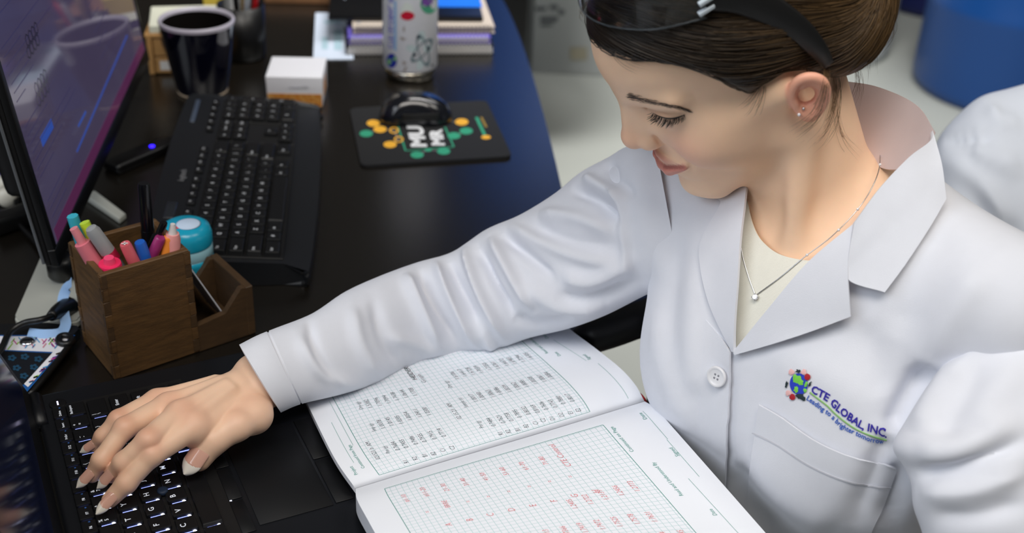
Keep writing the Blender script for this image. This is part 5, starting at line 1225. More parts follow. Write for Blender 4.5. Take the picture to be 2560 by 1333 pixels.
def hand_f(p):
    d = smin(rcone(p, FA + _side * 8, WR + _side * 10, 18, 16), rcone(p, FA - _side * 8, WR - _side * 10, 18, 16), 8)
    pal = None
    for k, off in (('index', 15), ('middle', 5), ('ring', -5), ('pinky', -14)):
        m = HJ[k][0]
        c = rcone(p, WR + _side * (off * 0.75 - 2) + np.array([0, 0, -3]), m - np.array([0, 0, 2.0]), 14.5, HRAD[k][0] + 0.5)
        pal = c if pal is None else smin(pal, c, 9)
    d = smin(d, pal, 12)
    th = HJ['thumb']
    d = smin(d, rcone(p, WR * 0.6 + th[0] * 0.4 + _side * 2 - np.array([0, 0, 6]), th[0] - np.array([0, 0, 2]), 11, 13.5), 10)
    d = smin(d, rcone(p, th[0], HJ['index'][0] - np.array([0, 0, 12]), 12, 8), 14)
    for k in ('index', 'middle', 'ring', 'pinky', 'thumb'):
        J, r = HJ[k], HRAD[k]
        f = rcone(p, J[0], J[1], r[0], r[1])
        f = smin(f, rcone(p, J[1], J[2], r[1] * .95, r[2]), 4)
        f = smin(f, rcone(p, J[2], J[3], r[2], r[3]), 4)
        fk = 7 if k != 'thumb' else 6
        dist = np.sqrt(((p - J[0].astype(np.float32)) ** 2).sum(1))
        kk = np.clip(1.2 + (fk - 1.2) * np.clip(1 - (dist - 10) / 22.0, 0, 1), 1.2, fk)
        d = smin(d, f, kk)
    # tendons on the back of the hand
    for k in ('index', 'middle', 'ring', 'pinky'):
        m = HJ[k][0]; a = WR * 0.55 + m * 0.45 + np.array([0, 0, 10.5])
        d = smin(d, rcone(p, a, m + np.array([0, 0, HRAD[k][0] - 3.0]), 2.2, 2.8), 6)
    return d
def hidden_f(p):
    """trunk and arms under the clothes (metres)"""
    q = p.astype(np.float32)
    d = coat_f(q) + 0.016
    d = smax(d, q[:, 2] - 0.19, 0.02)
    d = smax(d, -(q[:, 2] + 0.36), 0.02)
    ls = tpt(0.165, 0, 0.19)
    c = [D((r[0] + r[2]) / 2, (r[1] + r[3]) / 2, r[4]) for r in (RS[13], RS[10], RS[7], RS[4])]
    for a, b, ra, rb in ((c[0], c[1], .034, .030), (c[1], c[2], .030, .026), (c[2], c[3], .026, .022), (c[3], FA / 1000, .022, .019),
                         (ls - np.array([0.0, 0, .03]), D(2520, 1350, .875), .036, .032), (D(2520, 1350, .875), D(2500, 1790, .91), .030, .022),
                         ((.28, .90, -.30), (.10, .99, -.30), .085, .07), ((.37, .82, -.30), (.20, .86, -.30), .085, .07)):
        d = smin(d, rcone(q, a, b, ra, rb), 0.02)
    return d
V1, Q1 = surfnet(head_f, (-150, -150, -195), (160, 130, 135), 1.6)
W1 = h2w(V1); Q1 = Q1[:, ::-1]
lo = np.minimum(WR, np.min([j.min(0) for j in HJ.values()], 0)) - 25; hi = np.maximum(FA, np.max([j.max(0) for j in HJ.values()], 0)) + 25
V2, Q2 = surfnet(hand_f, lo, hi, 1.1)
V3, Q3 = surfnet(hidden_f, (-.22, .55, -.42), (.52, 1.15, .26), 0.008, newton=0)
# skin tint: lips, blush, ear and knuckles
base = np.array(lin((254, 212, 178))[:3])
C1 = np.tile(base, (len(V1), 1))
def tintmix(C, w, rgb): return C * (1 - w[:, None]) + np.array(lin(rgb)[:3]) * w[:, None]
_q = V1.copy().astype(np.float32); _q[:, 0] = np.abs(_q[:, 0])
_up, _lo = lips(_q)
wl = np.clip(0.95 - np.minimum(_up + 0.25, _lo) / 1.3, 0, 1) * (V1[:, 1] > 80)
blush = np.exp(-(((_q - np.array((40, 70, -22))) / np.array((20, 25, 20))) ** 2).sum(1))
C1 = tintmix(C1, 0.6 * blush, (230, 150, 130))
nose = np.exp(-(((V1 - np.array((0, 110, -18))) / 16) ** 2).sum(1)); C1 = tintmix(C1, 0.45 * nose, (218, 150, 128))
earw = (np.abs(V1[:, 2]) < 44) * (V1[:, 1] < 12) * (V1[:, 1] > -48) * np.clip(1.2 - ear(_q)[0] / 2.5, 0, 1) * np.clip((_q[:, 0] - 66) / 6, 0, 1); _hole = ear(_q)[1]; C1 = tintmix(C1, 0.6 * np.clip(0.8 - _hole / 2.0, 0, 1) * (np.abs(V1[:, 2]) < 30) * (_q[:, 0] > 55) * (np.abs(V1[:, 1] + 12) < 16), (176, 92, 74))  # ear hollow: redder skin, with its shade painted in as a darker tint
C1 = tintmix(C1, 0.55 * earw, (232, 140, 120))
eyeb = np.exp(-(((_q - np.array((33, 88, 15))) / np.array((14, 12, 7))) ** 2).sum(1)); C1 = tintmix(C1, 0.45 * eyeb, (176, 126, 104))
C1 = tintmix(C1, 0.78 * wl, (196, 106, 104))
_mo = np.minimum(rcone(_q, (0, 104.4, -50.8), (13, 101.0, -50), 1.3, 1.3), rcone(_q, (13, 101.0, -50), (32, 89, -44), 1.3, 1.0)); C1 = tintmix(C1, 0.8 * np.clip(1.1 - _mo / 1.2, 0, 1), (112, 50, 48))
C2 = np.tile(np.array(lin((246, 206, 176))[:3]), (len(V2), 1))
for k, J in HJ.items():
    for i, w in ((0, .40), (1, .6), (2, .5), (3, .45)):
        C2 = tintmix(C2, w * np.exp(-((V2 - J[i] - np.array([0, 0, 5 if i < 2 else 0])) ** 2).sum(1) / (13.0 if i < 1 else 9.0) ** 2), (214, 140, 112))
C3 = np.tile(base, (len(V3), 1))
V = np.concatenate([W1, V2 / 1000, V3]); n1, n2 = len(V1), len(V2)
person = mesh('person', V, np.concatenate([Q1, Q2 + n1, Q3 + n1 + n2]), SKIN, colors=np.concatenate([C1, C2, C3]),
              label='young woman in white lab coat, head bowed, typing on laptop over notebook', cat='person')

# finger nails: curved plates with white tips
NAIL = mat('nail_polish', (216, 168, 150), 0.12, spec=0.6, coat=0.6); TIP = mat('nail_tip', (238, 232, 222), 0.15, coat=0.6)
for k in ('thumb', 'index', 'middle', 'ring', 'pinky'):
    J, r = HJ[k] / 1000, HRAD[k][3] / 1000
    ax = J[4] - J[2]; ax /= np.linalg.norm(ax)
    # nails face up and to the camera: the back of the finger
    if k == 'thumb': up = np.array([0.15, -0.45, 0.9])
    else:
        up = np.cross(np.cross(J[3] - J[2], J[1] - J[2]), J[3] - J[2]); up = up / (np.linalg.norm(up) + 1e-9); 
        if up[2] < 0: up = -up
        up = up * 0.6 + np.array([0.1, -0.35, 0.75])
    up = up - ax * (up @ ax); up /= np.linalg.norm(up); sd = np.cross(ax, up)
    L0, L1 = J[2] + (J[3] - J[2]) * (0.50 if k == 'thumb' else 0.62), J[4]
    nu, nv = 15, 43; P = []
    wd = r * (0.80 if k == 'thumb' else 0.70)
    for j in range(nv):
        t = j / (nv - 1)
        c = L0 + (L1 - L0) * t
        wj = wd * (1 - max(0, (t - 0.5) / 0.5) ** 2.3 * 0.84) * (0.62 + 0.38 * min(1, t / 0.13) ** 0.6)
        for i in range(nu):
            u = -1 + 2 * i / (nu - 1); a = u * 1.15
            tipb = -0.12 * r * max(0, t - 0.6) * 4
            P.append(c + sd * math.sin(a) * wj / math.sin(1.15) * 1.0 + up * (r * 1.09 * (1 - 0.45 * (1 - math.cos(a))) - (0.06 * r) + tipb + 0.0005))
    P = np.array(P).reshape(nv, nu, 3)
    nm = up * 0.0007
    VV = np.concatenate([P.reshape(-1, 3), (P - nm).reshape(-1, 3)]); g = gridfaces(nu, nv)
    Fc = [tuple(q[::-1]) for q in g] + [tuple(q + nu * nv) for q in g]
    rim = [(0, i) for i in range(nu)] + [(j, nu - 1) for j in range(1, nv)] + [(nv - 1, i) for i in range(nu - 2, -1, -1)] + [(j, 0) for j in range(nv - 2, 0, -1)]
    ri = [a * nu + b for a, b in rim]
    Fc += [(ri[i], ri[(i + 1) % len(ri)], ri[(i + 1) % len(ri)] + nu * nv, ri[i] + nu * nv) for i in range(len(ri))]
    mi = []
    for f in Fc:
        tt = np.mean([(v % (nu * nv)) // nu for v in f]) / (nv - 1); uu = np.mean([abs(-1 + 2 * ((v % (nu * nv)) % nu) / (nu - 1)) for v in f])
        mi.append(1 if tt > 0.62 - 0.10 * uu ** 2 + 0.02 else 0)
    mesh('fingernail', VV, Fc, [NAIL, TIP], person, mi=mi, label='almond nail with white tip')
# ------------------------------------------------------------------ the lab coat
COATM = mat('lab_coat_cotton', (226, 228, 236), 0.85, var=0.03, scale=60, bump=0.12, bscale=1400, sheen=0.15, spec=0.2)
INNER = mat('collar_shaded_cotton', (206, 190, 190), 0.85, var=0.03, scale=60, bump=0.12, bscale=1400, spec=0.2)  # coat cotton with the mauve shade inside the collar put into its colour
SHIRTM = mat('ivory_rib_knit', (236, 234, 222), 0.85, var=0.03, spec=0.2, bump=0.25, bscale=240, stretch=(6, 6, 0.4))
# --- trunk of the coat
CV, CQ = surfnet(coat_f, (-.02, .55, -.42), (.56, 1.12, .33), 0.0042)
CN = vnormals(CV, CQ)
BODY_FOLDS = [
    ([(1660, 420), (1640, 560), (1655, 720)], 5, 22), ([(1700, 560), (1672, 760), (1668, 960)], -4, 26), ([(1745, 620), (1730, 860), (1745, 1000)], 5, 30),
    ([(1640, 760), (1665, 930), (1740, 1090)], 5, 26), ([(1830, 900), (1822, 1050), (1818, 1200)], -3, 14),
    ([(2380, 520), (2290, 700), (2240, 860)], -5, 55), ([(2480, 640), (2360, 820), (2290, 960)], 6, 45),
    ([(2330, 900), (2270, 1010), (2235, 1090)], -16, 34), ([(2240, 1090), (2190, 1180), (2130, 1330)], -10, 36), ([(2270, 1150), (2240, 1240), (2210, 1333)], -12, 30),
    ([(1900, 900), (2050, 930), (2200, 1040)], 4, 60), ([(1860, 1100), (1980, 1250), (2080, 1330)], 6, 50), ([(1830, 1150), (1880, 1260), (1960, 1340)], -9, 34),
    ([(2150, 800), (2190, 900), (2210, 1000)], -3, 40)]
CV = folds(CV, CN, BODY_FOLDS)
px = PJ(CV); facing = (CN * (CV - CAM)).sum(1) < 0
VEE = [(1845, 430), (1846, 600), (1836, 740), (1830, 872), (1900, 800), (2030, 655), (2140, 570), (2285, 400), (2310, 330), (2250, 200), (1850, 200)]
loc = (CV - TC) @ TB
neckhole = ((loc[:, 0] / 0.066) ** 2 + ((loc[:, 1] + 0.008) / 0.062) ** 2 < 1) & (CV[:, 2] > 0.20)
cutv = (inpoly(px, VEE) & facing) | neckhole | (CV[:, 2] < -0.36)
CQ2 = CQ[~cutv[CQ].any(1)]
coat = mesh('lab_coat', CV, CQ2, COATM, person, label='white cotton lab coat')
DRP = Drape(CV, CQ[facing[CQ].all(1)])

# --- sleeves: tubes through the outlines of the arm
def sleeve(name, rings, ratio, nphi, nrow, specs, label, endcap=0, seamrow=None):
    rings = np.array(rings, float); R_ = cat_rom(rings, nrow); G = np.zeros((nrow, nphi, 3))
    U = np.array([D(r[0], r[1], r[4]) for r in R_]); L = np.array([D(r[2], r[3], r[4]) for r in R_])
    Cn = (U + L) / 2; T = np.gradient(Cn, axis=0); T /= np.linalg.norm(T, axis=1)[:, None]
    ph = np.arange(nphi) * 2 * math.pi / nphi
    for j in range(nrow):
        a = (U[j] - L[j]) / 2; v = Cn[j] - CAM; v = v / np.linalg.norm(v)
        b = v - a * (v @ a) / (a @ a); b = b / np.linalg.norm(b) * np.linalg.norm(a) * (ratio[0] + (ratio[1] - ratio[0]) * j / (nrow - 1))
        G[j] = Cn[j] + np.cos(ph)[:, None] * a - np.sin(ph)[:, None] * b
    N = gnormals(G, True)
    ctr = Cn[:, None, :]
    if ((G - ctr) * N).sum() < 0: N = -N; rev = True
    else: rev = False
    Vv = folds(G.reshape(-1, 3), N.reshape(-1, 3), specs)
    if seamrow:
        Vg = Vv.reshape(nrow, nphi, 3)
        for s in seamrow: Vg[s] -= N[s] * 0.0012
        Vv = Vg.reshape(-1, 3)
    Fq = gridfaces(nphi, nrow, True)
    # inner wall at the open end (row 0)
    n0 = len(Vv); ins = []
    Vg = Vv.reshape(nrow, nphi, 3)
    for j in range(0, 7): ins.append(Vg[j] - N[j] * 0.0022)
    Vv = np.concatenate([Vv] + ins)
    F2 = gridfaces(nphi, 7, True) + n0; i = np.arange(nphi); k = (i + 1) % nphi
    F3 = np.stack([i, n0 + i, n0 + k, k], 1)
    Fall = np.concatenate([Fq, F2[:, ::-1], F3[:, ::-1] if False else F3])
    if rev: Fall = Fall[:, ::-1]
    return mesh(name, Vv, Fall, COATM, coat, label=label, autosmooth=60)
RF = [([(770, 790), (790, 880), (850, 975)], -4.5, 13), ([(740, 830), (800, 930), (905, 968)], 4.5, 16), ([(880, 760), (900, 860), (950, 950)], 5.2, 18), ([(930, 740), (960, 850), (1010, 925)], -5.2, 16),
      ([(1010, 680), (1045, 760), (1110, 890)], 9.0, 16), ([(1045, 668), (1085, 760), (1150, 880)], -9.0, 13), ([(1085, 650), (1120, 740), (1200, 878)], 10.5, 13), ([(1120, 650), (1160, 740), (1210, 840)], -9.0, 11),
      ([(1160, 612), (1195, 720), (1265, 855)], 12.0, 13), ([(1195, 615), (1235, 700), (1290, 800)], -10.5, 11), ([(1222, 590), (1275, 680), (1340, 780)], 12.0, 15), ([(1250, 580), (1320, 640), (1390, 700)], -9.0, 13),
      ([(1262, 562), (1340, 600), (1450, 640), (1570, 660)], 8.0, 18), ([(1320, 560), (1420, 602), (1560, 622)], -5.0, 18), ([(1340, 540), (1440, 545), (1540, 580)], 9.0, 18), ([(1300, 700), (1400, 760), (1520, 760)], 9.0, 23),
      ([(1280, 790), (1350, 810), (1440, 790)], -6.0, 15), ([(1420, 470), (1490, 500), (1560, 560)], -9.0, 15), ([(1455, 440), (1510, 470), (1580, 500)], 9.0, 15), ([(1520, 400), (1540, 450), (1588, 500)], -6.0, 17),
      ([(1400, 690), (1480, 700), (1590, 650)], 9.0, 18), ([(1380, 740), (1480, 745), (1600, 700)], -7.5, 15), ([(1180, 780), (1210, 840), (1240, 880)], 6.0, 13), ([(960, 840), (1040, 860), (1100, 890)], 4.5, 16), ([(1545, 420), (1560, 560), (1570, 700)], 6.0, 15)]
sleeve('sleeve', RS, (1.0, 0.95), 120, 300, RF, 'wrinkled right sleeve reaching over the notebook', seamrow=(34, 35))
LS = [(2475, 750, 2610, 665, .905), (2458, 785, 2690, 695, .895), (2425, 838, 2765, 765, .886), (2340, 945, 2800, 905, .877), (2268, 1055, 2775, 1065, .868), (2238, 1118, 2745, 1150, .862),
      (2268, 1172, 2740, 1220, .86), (2284, 1215, 2740, 1280, .858), (2290, 1270, 2745, 1340, .858), (2315, 1345, 2770, 1420, .86), (2330, 1450, 2780, 1530, .865), (2320, 1580, 2740, 1670, .88), (2300, 1720, 2680, 1800, .90)][::-1]
LF = [([(2285, 1180), (2400, 1170), (2580, 1090)], -8.4, 20), ([(2280, 1130), (2400, 1120), (2560, 1040)], 5.6, 34), ([(2290, 1230), (2420, 1230), (2580, 1170)], 6.3, 30), ([(2320, 1290), (2440, 1290), (2580, 1250)], -4.2, 26),
      ([(2400, 880), (2330, 990), (2290, 1090)], 4.2, 30), ([(2460, 900), (2390, 1020), (2350, 1100)], -3.5, 34), ([(2560, 900), (2480, 1000), (2440, 1080)], 2.8, 40), ([(2540, 800), (2440, 880), (2370, 960)], 3.5, 18)]
sleeve('sleeve', LS, (0.7, 0.62), 110, 160, LF, 'left sleeve folded at the elbow')

# --- collar, lapels
def cd(x, y, off):
    h = DRP.hit(x, y, 0.0)
    return (x, y, PJ(h)[2] - off)
stand = coons([(2060, 200, 1.0), (2120, 204, .99), (2200, 219, .966), (2290, 262, .936), (2336, 330, .906)], [(2060, 330, 1.0), (2100, 350, .985), (2150, 385, .965), (2205, 420, .940), (2262, 424, .912)],
              [(2060, 200, 1.0), (2060, 330, 1.0)], [(2336, 330, .906), (2310, 380, .906), (2262, 424, .912)], 40, 14)
slab('collar', to3(stand), 0.0015, INNER, coat, label='stand of the collar behind the neck')
roll = [(2332, 326, .904), (2326, 352, .899), (2272, 394, .890), (2200, 470, .886), (2136, 558, .884)]
leaf = coons(roll, [(2366, 497, .886), (2330, 560, .880), (2268, 655, .876), (2212, 731, .876)], [(2332, 326, .904), (2355, 410, .892), (2366, 497, .886)],
             [(2136, 558, .884), (2122, 640, .884), (2122, 700, .884), (2212, 731, .876)], 50, 30)
slab('collar', to3(leaf), 0.0022, COATM, coat, label='turned down collar leaf')
def lapel(top, bot, lef, rig, o0, o1, nu=50, nv=24):
    G = coons(top, bot, lef, rig, nu, nv)
    return DRP.grid(G, lambda u, v: o0 + (o1 - o0) * v)
def lapel_r(G, o):
    nv, nu = G.shape[:2]; P = np.zeros((nv, nu, 3))
    for j in range(nv):
        for i in range(nu):
            h = DRP.hit(G[j, i, 0], G[j, i, 1], 0.0)
            P[j, i] = D(G[j, i, 0], G[j, i, 1], (PJ(h)[2] if h is not None else 0.95) - o(i / (nu - 1), j / (nv - 1)))
    return P
G = coons([(1832, 880), (1920, 772), (2020, 655), (2136, 557)], [(1836, 888), (1925, 862), (2030, 828), (2126, 792)], [(1832, 880), (1836, 888)], [(2136, 557), (2121, 640), (2120, 702), (2126, 792)], 60, 34)
slab('lapel', lapel_r(G, lambda u, v: 0.009 + 0.010 * (1 - v) * u + 0.004 * v * u), 0.0022, COATM, coat, label='left lapel')
G = coons([(1822, 432), (1790, 490), (1800, 510), (1756, 590), (1748, 650), (1772, 760), (1828, 880)], [(1868, 440), (1862, 500), (1850, 600), (1842, 720), (1836, 800), (1833, 880)],
          [(1822, 432), (1868, 440)], [(1828, 880), (1833, 880)], 70, 20)
slab('lapel', lapel_r(G, lambda u, v: 0.006 + 0.008 * v * (1 - u * 0.5)), 0.0022, COATM, coat, label='right lapel')
# front edge laid over, pocket, button
G = coons([(1765, 800), (1800, 840), (1832, 880)], [(1745, 1330), (1780, 1330), (1816, 1330)], [(1765, 800), (1752, 1000), (1750, 1150), (1745, 1330)], [(1832, 880), (1832, 960), (1826, 1080), (1818, 1200), (1816, 1330)], 16, 60)
slab('front_placket', DRP.grid(G, lambda u, v: 0.0006 + 0.0042 * u ** 2), 0.0018, COATM, coat)
G = coons([(1906, 1010), (1960, 1042), (2040, 1098), (2130, 1138), (2232, 1160)], [(1862, 1330), (1960, 1350), (2060, 1365), (2160, 1370)], [(1906, 1010), (1885, 1150), (1862, 1330)], [(2232, 1160), (2205, 1250), (2160, 1370)], 50, 50)
slab('pocket', DRP.grid(G, lambda u, v: 0.0028 + 0.0022 * (1 - v) ** 3), 0.0016, COATM, coat, label='patch pocket')
G = coons([(1890, 1078), (1950, 1108), (2030, 1158), (2120, 1195), (2217, 1212)], [(1889, 1081), (1949, 1111), (2029, 1161), (2119, 1198), (2216, 1215)], [(1890, 1078), (1889, 1081)], [(2217, 1212), (2216, 1215)], 60, 3)
slab('seam_stitch', DRP.grid(G, 0.0046), 0.0006, mat('seam_thread', (205, 206, 214), 0.9), coat)
hb = DRP.hit(1801, 938, 0.0055); _n = DRP.hit(1801, 938, 0.02) - DRP.hit(1801, 938, 0.0); _n /= np.linalg.norm(_n)
_q = Vector(_n).to_track_quat('Z', 'Y').to_matrix(); BR = np.array(_q)
BUT = mat('button_plastic', (236, 236, 240), 0.25)
bt = MB()
bt.add(*place(lathe([(0, .0006), (.0055, .0006), (.0066, .0012), (.0078, .0020), (.0086, .0013), (.0088, 0.0), (.0080, -.001), (0, -.001)], 36), hb, BR))
button = bt.build('button', BUT, coat, label='round white four-hole button')
bt = MB()
for a in (45, 135, 225, 315): bt.add(*place(lathe([(0, .0008), (.0009, .0008), (.0009, 0)], 10), hb + BR @ np.array([.0022 * math.cos(math.radians(a)), .0022 * math.sin(math.radians(a)), 0]), BR))
bt.build('button_hole', mat('button_hole_shade', (150, 150, 158), 0.8), button)

# --- inner top
G = coons([(1862, 430), (1868, 500), (1882, 562), (1908, 606), (1960, 640), (2050, 650), (2120, 610)], [(1790, 700), (1800, 800), (1815, 880), (1840, 905), (1880, 905), (1960, 860), (2050, 760)],
          [(1862, 430), (1820, 560), (1790, 700)], [(2120, 610), (2090, 690), (2050, 760)], 60, 40)
def insetgrid(G, inset):
    nv, nu = G.shape[:2]; W, ok = raymarch(lambda p: coat_f(p) + inset, G.reshape(-1, 2), .6, 1.3)
    for i in np.nonzero(~ok)[0]: W[i] = D(*G.reshape(-1, 2)[i], 1.0)
    return W.reshape(nv, nu, 3)
shirt = slab('shirt', insetgrid(G, 0.0055), 0.0015, SHIRTM, person, label='ivory ribbed crew neck top')
# --- emblem: lettering and globe stitched on the chest

def along(path, t_px):
    path = cat_rom(path, 200); s = np.r_[0, np.cumsum(np.linalg.norm(np.diff(path, axis=0), axis=1))]
    x = np.interp(t_px, s, path[:, 0]); y = np.interp(t_px, s, path[:, 1])
    e = 2.0; tx = np.interp(t_px + e, s, path[:, 0]) - np.interp(t_px - e, s, path[:, 0]); ty = np.interp(t_px + e, s, path[:, 1]) - np.interp(t_px - e, s, path[:, 1])
    return x, y, np.arctan2(ty, tx), s[-1]
def stitched(string, path, height, lean, bold):
    V, Fc = text_mesh(string, 1.0, bold=bold)
    cap = 0.72; w = V[:, 0].max(); L = along(path, np.array([0.]))[3]
    x, y, a, _ = along(path, V[:, 0] / w * L)
    hh = V[:, 1] / cap * height
    X = x + hh * np.sin(a + lean); Y_ = y - hh * np.cos(a + lean)
    P = np.array([DRP.hit(u, v, 0.0009) for u, v in zip(X, Y_)])
    return P, [f[::-1] for f in Fc] if False else Fc
mb = MB(); mb.add(*stitched('CTE GLOBAL, INC.', [(2027, 979), (2068, 1003), (2089, 1024), (2113, 1044), (2150, 1070), (2167, 1076), (2216, 1093)], 19, -0.18, 0.03))
emb = mb.build('emblem', mat('indigo_thread', (48, 36, 160), 0.7), coat, smooth=False, label='embroidered globe emblem and company lettering')
mb = MB(); mb.add(*stitched('Leading to a brighter tomorrow', [(2016, 998), (2051, 1024), (2074, 1041), (2101, 1068), (2131, 1084), (2173, 1103), (2209, 1109)], 12.5, -0.15, 0.02))
mb.build('slogan', mat('blue_thread', (40, 92, 190), 0.7), emb, smooth=False)
gl = cat_rom([(2025, 981), (2047, 998), (2068, 1014), (2089, 1035), (2120, 1060), (2148, 1077), (2177, 1089), (2216, 1100)], 60)
mb = MB(); mb.add(*tube(np.array([DRP.hit(x, y, 0.0006) for x, y in gl]), 0.0006, 6)); mb.build('underline', mat('green_thread', (140, 190, 110), 0.7), emb)
def patch_px(cx, cy, rx, ry, rot, n=22, wob=0.0, off=0.0009, seed=0):
    rnd = random.Random(seed); pts = []
    for i in range(n):
        a = 2 * math.pi * i / n; r = 1 + wob * (rnd.random() - .5) * 2
        u, v = rx * r * math.cos(a), ry * r * math.sin(a)
        pts.append((cx + u * math.cos(rot) - v * math.sin(rot), cy + u * math.sin(rot) + v * math.cos(rot)))
    P = [DRP.hit(cx, cy, off + 0.0006)] + [DRP.hit(x, y, off) for x, y in pts]
    return np.array(P), [(0, 1 + (i + 1) % n, 1 + i) for i in range(n)]
mb = MB(); mb.add(*patch_px(1998, 960, 22.5, 27, -0.15, 30)); mb.build('globe', mat('globe_blue_thread', (36, 62, 196), 0.7), emb)
mb = MB()
for i, (x, y, a, b) in enumerate([(1995, 948, 11, 10), (2003, 955, 7, 8), (1988, 942, 4, 8), (1992, 974, 6, 8), (2017, 960, 3.5, 9), (2014, 975, 4, 5)]): mb.add(*patch_px(x, y, a, b, 0.2, 16, 0.3, 0.0014, i))
mb.build('land', mat('land_green_thread', (126, 210, 76), 0.7), emb)
mb = MB()
for i, (x, y) in enumerate([(2020, 942), (1983, 992)]): mb.add(*patch_px(x, y, 7.5, 8, 0, 14, .08, .0016, i))
mb.build('rose', mat('red_thread', (178, 18, 36), 0.7), emb)
mb = MB()
for i, (x, y) in enumerate([(1980, 930), (2011, 930), (1973, 982)]): mb.add(*patch_px(x, y, 7, 7, 0, 14, .2, .0014, i))
mb.build('blossom', mat('pink_thread', (240, 190, 188), 0.7), emb)
mb = MB()
for i, (x, y, a, b) in enumerate([(1997, 928, 6, 5), (2026, 960, 3, 6), (1968, 960, 3, 9), (2004, 993, 12, 8)]): mb.add(*patch_px(x, y, a, b, 0.3, 14, .45, .0013, i + 9))
mb.build('leaf', mat('dark_green_thread', (26, 46, 52), 0.7), emb)
# ------------------------------------------------------------------ hair, brows, lashes
BUN = w2h(D(2118, 5, 0.885)); BUN[0] = 8.0
def hair_line(x, y):
    h = np.interp(y, [-110, -75, -55, -38, -28, -18, -6, 6, 16, 24, 34, 43, 55, 67, 82, 95, 110], [-62, -58, -46, -34, -20, 4, 18, 20, 14, 12, 34, 52, 66, 74, 79, 82, 84])
    return h + 0.45 * np.clip(-x + 2, 0, 60)
def hair_f(p):
    d = ell(p, (0, 4, 46), (71, 90, 79)); d = smin(d, ell(p, (0, 55, 50), (41, 46, 45)), 26) 
    d = smin(d, ell(p, (0, -52, 0), (58, 44, 52)), 18)
    d = d - 6.5 - 2.5 * np.clip((p[:, 1] + 20) / -60, 0, 1)
    d = smin(d, ell(p, BUN, (40, 38, 36)), 20)
    cut = (hair_line(p[:, 0], p[:, 1]) - p[:, 2]) * 0.7
    return smax(d, cut.astype(np.float32), 7)
HV, HQ = surfnet(hair_f, (-95, -190, -80), (95, 125, 145), 2.6)
HAIRM = mat('brown_hair', (58, 42, 30), 0.42, attr='tint', var=0.15, scale=300, spec=0.35)
hair = mesh('hair', h2w(HV), HQ[:, ::-1], HAIRM, person, colors=np.tile(np.array(lin((34, 26, 20))[:3]), (len(HV), 1)), label='dark brown hair drawn back into a bun')
def hgrad(f, P, e=0.8):
    v = f(P.astype(np.float32)); g = np.stack([f((P + np.eye(3)[a] * e).astype(np.float32)) - v for a in range(3)], 1) / e
    return v, g / (np.linalg.norm(g, axis=1)[:, None] + 1e-9)
def ribbons(name, S, rad, tint, m, parent, nsides=3, **k):
    """S (n,k,3) world polylines -> tapered tubes in one mesh"""
    n, kk = S.shape[:2]; T = np.gradient(S, axis=1); T /= np.linalg.norm(T, axis=2)[:, :, None] + 1e-12
    u = np.cross(T, np.array([0.3, 0.5, 0.81])); u /= np.linalg.norm(u, axis=2)[:, :, None] + 1e-12; v = np.cross(T, u)
    t = np.linspace(0, 1, kk); tp = (np.clip(t / 0.12, 0.25, 1) * np.clip((1 - t) / 0.25, 0.12, 1))
    r = rad[:, None] * tp[None]
    V = np.stack([S + r[:, :, None] * (math.cos(a) * u + math.sin(a) * v) for a in np.arange(nsides) * 2 * math.pi / nsides], 2).reshape(-1, 3)
    j, i, q = np.meshgrid(np.arange(n), np.arange(kk - 1), np.arange(nsides), indexing='ij'); q2 = (q + 1) % nsides
    b = (j * kk + i) * nsides
    Fq = np.stack([b + q, b + q2, b + nsides + q2, b + nsides + q], -1).reshape(-1, 4)
    return mesh(name, V, Fq, m, parent, colors=np.repeat(tint, kk * nsides, axis=0), **k)
rng = np.random.default_rng(5)
def grow(roots, steps, step, jit, lift):
    P = roots.copy(); out = [P.copy()]
    seed = rng.normal(0, 1, (len(P), 3))
    for s in range(steps):
        v, n = hgrad(hair_f, P)
        P = P - n * (v - lift)[:, None]
        tgt = BUN + np.array([0, 6, 10]) - P
        dirv = tgt / (np.linalg.norm(tgt, axis=1)[:, None] + 1e-9)
        front = np.clip((P[:, 1] - 20) / 60, 0, 1)
        dirv[:, 0] += front * 0.55 * np.where(P[:, 0] > -22, 1, -1)
        dirv[:, 2] -= front * 0.35
        dirv += seed * jit
        dirv -= n * (dirv * n).sum(1)[:, None]
        dirv /= np.linalg.norm(dirv, axis=1)[:, None] + 1e-9
        P = P + dirv * step[:, None]
        out.append(P.copy())
    return np.stack(out, 1)
cand = HV[rng.integers(0, len(HV), 16000)]
cand = cand[(cand[:, 2] > hair_line(cand[:, 0], cand[:, 1]) - 1) & (cand[:, 2] > -70)]
cand = cand[(cand[:, 0] > -45) | (rng.random(len(cand)) < .3)][:6500]
fr = np.clip((cand[:, 1] + 30) / 120, 0, 1)
S = grow(cand, 15, 4.0 + 4.5 * fr, 0.035, rng.uniform(0.1, 2.0, len(cand)))
for _ in range(3): S[:, 1:-1] = (S[:, :-2] + 2 * S[:, 1:-1] + S[:, 2:]) / 4
c0, c1 = np.array(lin((30, 22, 15))[:3]), np.array(lin((112, 86, 54))[:3])
bl = np.clip(rng.beta(1.5, 4.0, len(cand)) * (1.25 - fr) + 0.30 * (1 - fr) - 0.05, 0, 1)
ribbons('hair_strands', h2w(S.reshape(-1, 3)).reshape(S.shape), rng.uniform(.00022, .00046, len(cand)), c0 + (c1 - c0) * bl[:, None], HAIRM, hair, kind='stuff')
